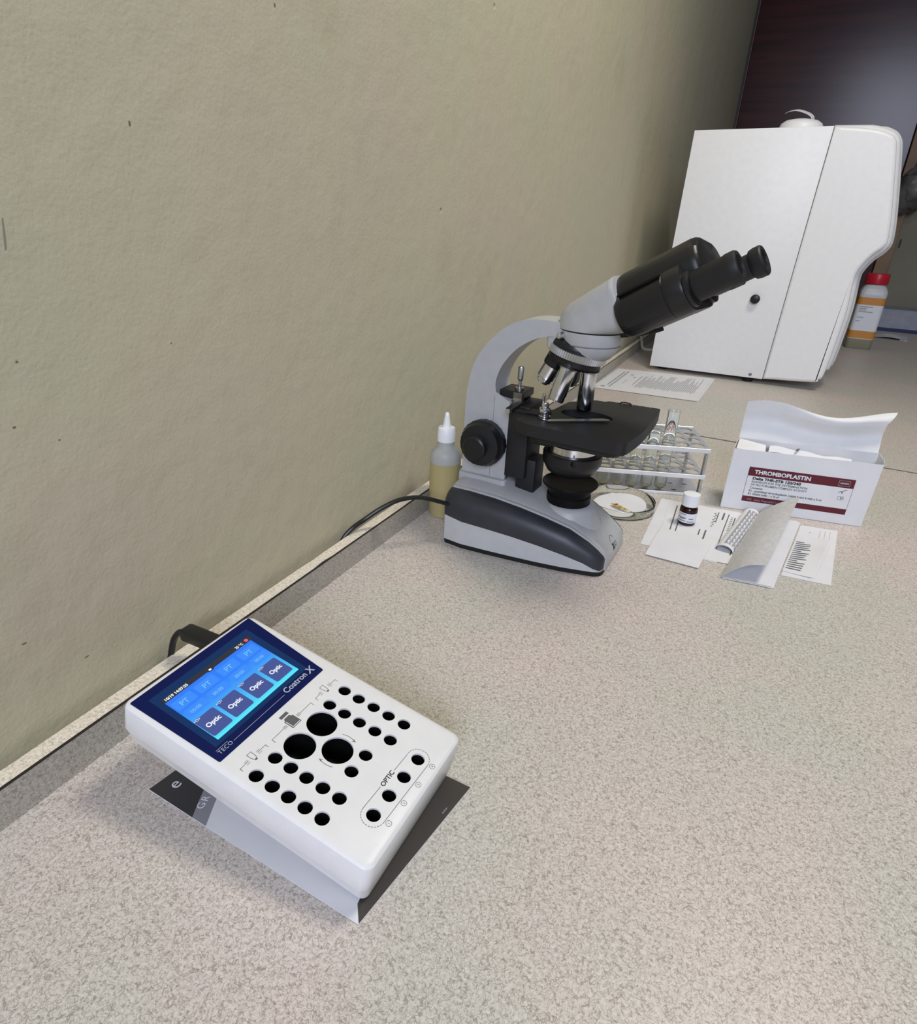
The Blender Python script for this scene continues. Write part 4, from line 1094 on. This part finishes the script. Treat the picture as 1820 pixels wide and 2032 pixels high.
skin('front_panel', grow(.021), ((.070, .006), (.074, .002), (.082, 0), (.40, 0), (.41, .006), (.415, .02)), 'white_plastic')
finish('rear_body', prism([(.097, .012), (.4302, .016), (.4488, .6722), (.107, .6645)], .0201, .415, .002), 'white_plastic', an, smooth=30, mx=XZ)
for x, y in ((.13, .05), (.39, .03), (.13, .36), (.39, .36)): finish('foot', lathe([(0, 0), (.014, 0), (.016, .014), (0, .014)], 24, T(x, y, .0005)), 'rubber', an)
finish('side_knob', lathe([(0, .016), (.010, .016), (.0125, .0145), (.0130, .011), (.0125, .002), (.0060, .002), (.006, 0), (0, 0)], 32, frame_mx((.3596, -.0001, .2415), (0, -1, 0))), 'black', an)
finish('side_screw', lathe([(0, .0012), (.0040, .0012), (.0048, 0), (0, 0)], 20, frame_mx((.3946, 0, .0255), (0, -1, 0))), 'grey_groove', an)
hmp = [[(.369+.056*f*cos(2*pi*i/40)-.004*(1-f), .12+.060*f*sin(2*pi*i/40), z) for i in range(40)] for f, z in ((1.0, .660), (1.0, .682), (.93, .691), (.75, .698), (.45, .7015), (.1, .7022))]
finish('printer_lid', loft(hmp), 'white_plastic', an, smooth=40)
tp = [(.394, .7060), (.390, .7180), (.376, .7270), (.350, .7345), (.330, .7330), (.320, .7285)]
tps = spline([(a, 0, b) for a, b in tp], 6)
tb = bmesh.new()
va = [[tb.verts.new((p.x+dx, .2+dy, p.z+dz)) for dx, dy, dz in ((-.003, -.012, -.003), (.003, .012, .003), (.0036, .012, .0038), (-.0024, -.012, -.0022))] for p in tps]
for A, B in zip(va, va[1:]):
    for i in range(4): tb.faces.new((A[i], A[(i+1) % 4], B[(i+1) % 4], B[i]))
tb.faces.new(va[0][::-1]); tb.faces.new(va[-1])
finish('printer_paper', tb, 'paper_white', an, smooth=60)
cb1 = finish('white_lead', tube([(.104, 2.24, .050), (.069, 2.25, .036), (.032, 2.300, .030), (.012, 2.37, .040), (-.008, 2.45, .050), (-.0180, 2.56, .052), (-.019, 2.70, .050)], .0045, 8), 'white_cable')
tag(cb1, 'pale lead running from the large white analyzer to the wall', 'cable')

# papers by the analyzer
h1 = bilin([(.004, 1.7400), (.2835, 1.7600), (.2930, 2.0850), (.0100, 2.0400)], lambda u, v: .0014)
ps = tag(finish('printed_form', sheet(h1, 6, 6), 'paper_white'), 'printed form lying on the worktop before the large white analyzer', 'paper')
h2 = bilin([(.012, 1.7420), (.2895, 1.7680), (.3000, 2.0850), (.0180, 2.0400)], lambda u, v: .0004)
finish('under_sheet', sheet(h2, 2, 2), 'paper_white', ps)
rows = [(.10, .115, .18, .86), (.135, .15, .10, .90), (.20, .23, .72, .76), (.25, .28, .62, .66), (.22, .225, .30, .50), (.32, .33, .30, .72), (.06, .10, .08, .13)]
random.seed(3)
for i in range(34):
    u0 = .36+.017*i; rows.append((u0, u0+.008, .20+.08*random.random(), .55+.35*random.random()))
finish('print', printed(h1, rows, .00055), 'ink_light', ps, smooth=0)

# =================================================================== FAR THINGS
rb = thing('reagent_bottle', 'milky plastic bottle with red cap and orange banded label behind the large analyzer', 'bottle', (.757, 3.128, .0003))
def sqr(hw, r, z): return [(x, y, z) for x, y in rrect(-hw, hw, -hw, hw, r, 5)]
finish('lower_body', loft([sqr(.044, .014, 0), sqr(.047, .016, .004), sqr(.0475, .016, .045)]), 'olive_liquid', rb, smooth=40)
finish('body', loft([sqr(.0475, .016, .0451), sqr(.0475, .016, .205), sqr(.0475, .018, .222), sqr(.040, .020, .238), sqr(.031, .026, .249), sqr(.031, .030, .256)]), 'pe_white', rb, smooth=40)
lb2 = finish('label', loft([sqr(.0479, .0164, .040), sqr(.0479, .0164, .200)]), 'ink_white', rb, smooth=40)
finish('label_band', loft([sqr(.0482, .0166, .172), sqr(.0482, .0166, .200)]), 'orange', lb2, smooth=40)
finish('label_band', loft([sqr(.0482, .0166, .042), sqr(.0482, .0166, .072)]), 'orange', lb2, smooth=40)
finish('label_print', bars([[(x0, -.0485, z), (x1, -.0485, z), (x1, -.0485, z+.003), (x0, -.0485, z+.003)] for x0, x1, z in ((-.036, .010, .163), (-.036, -.010, .156), (-.036, -.012, .150), (-.036, .014, .144), (-.036, -.012, .122), (-.036, -.022, .108))], 0), 'ink_light', lb2, smooth=0)
finish('cap', lathe([(.0405, .250), (.0415, .253), (.0415, .284), (.0395, .288), (0, .288)], 40), 'red_cap', rb)
bx2 = thing('printed_carton', 'grey printed carton with navy stripe at the far right end of the worktop', 'carton', (.884, 3.80, .0003))
finish('carton_body', box(0, .26, 0, .20, 0, .104, .001, 1), 'carton_grey', bx2, smooth=0)
finish('stripe', box(-.0005, .2605, -.0006, .0002, .001, .017), 'navy_print', bx2, smooth=0)
finish('print', bars([[(x, -.0008, z), (x+.004, -.0008, z), (x+.004, -.0008, z+.028), (x, -.0008, z+.028)] for x, z in ((.02, .060), (.05, .052), (.085, .058), (.12, .05))], 0), 'ink_light', bx2, smooth=0)
fo = thing('foil_packet', 'crinkled silver foil packet beside the red-capped bottle', 'packet', (.915, 3.56, .0004), radians(-14))
finish('packet', sheet(lambda u, v: (-.075+.15*u, -.060+.12*v, .008*sin(pi*u)*sin(pi*v)+.010*abs(sin(9*v+2*u))*sin(pi*u)**.5), 16, 16, .001), 'foil', fo, smooth=50)
finish('clear_end', box(.055, .085, -.055, -.020, .0, .003), 'pe_white', fo, smooth=0)
# plastic bag hung on the door frame
bgm = bmesh.new(); bmesh.ops.create_icosphere(bgm, subdivisions=4, radius=1.0)
from mathutils import noise as mnoise
for v in bgm.verts:
    c = v.co.copy(); k = 1+.22*mnoise.noise(c*1.9+Vector((3, 1, 2)))+.12*abs(mnoise.noise(c*4.5))
    v.co = Vector((c.x*.082*k, c.y*.055*k, c.z*.115*k-.02*(c.z > .5)))
bag = thing('plastic_bag', 'dark crumpled plastic bag hanging by the far door frame at the right edge', 'bag', (.925, 4.285, .660))
finish('bag_body', bgm, 'bag', bag, smooth=25)
finish('bag_handle', tube([(-.02, .01, .09), (-.01, .05, .16), (.0, .062, .20), (.012, .05, .16), (.03, .01, .09)], .006, 8), 'bag', bag)
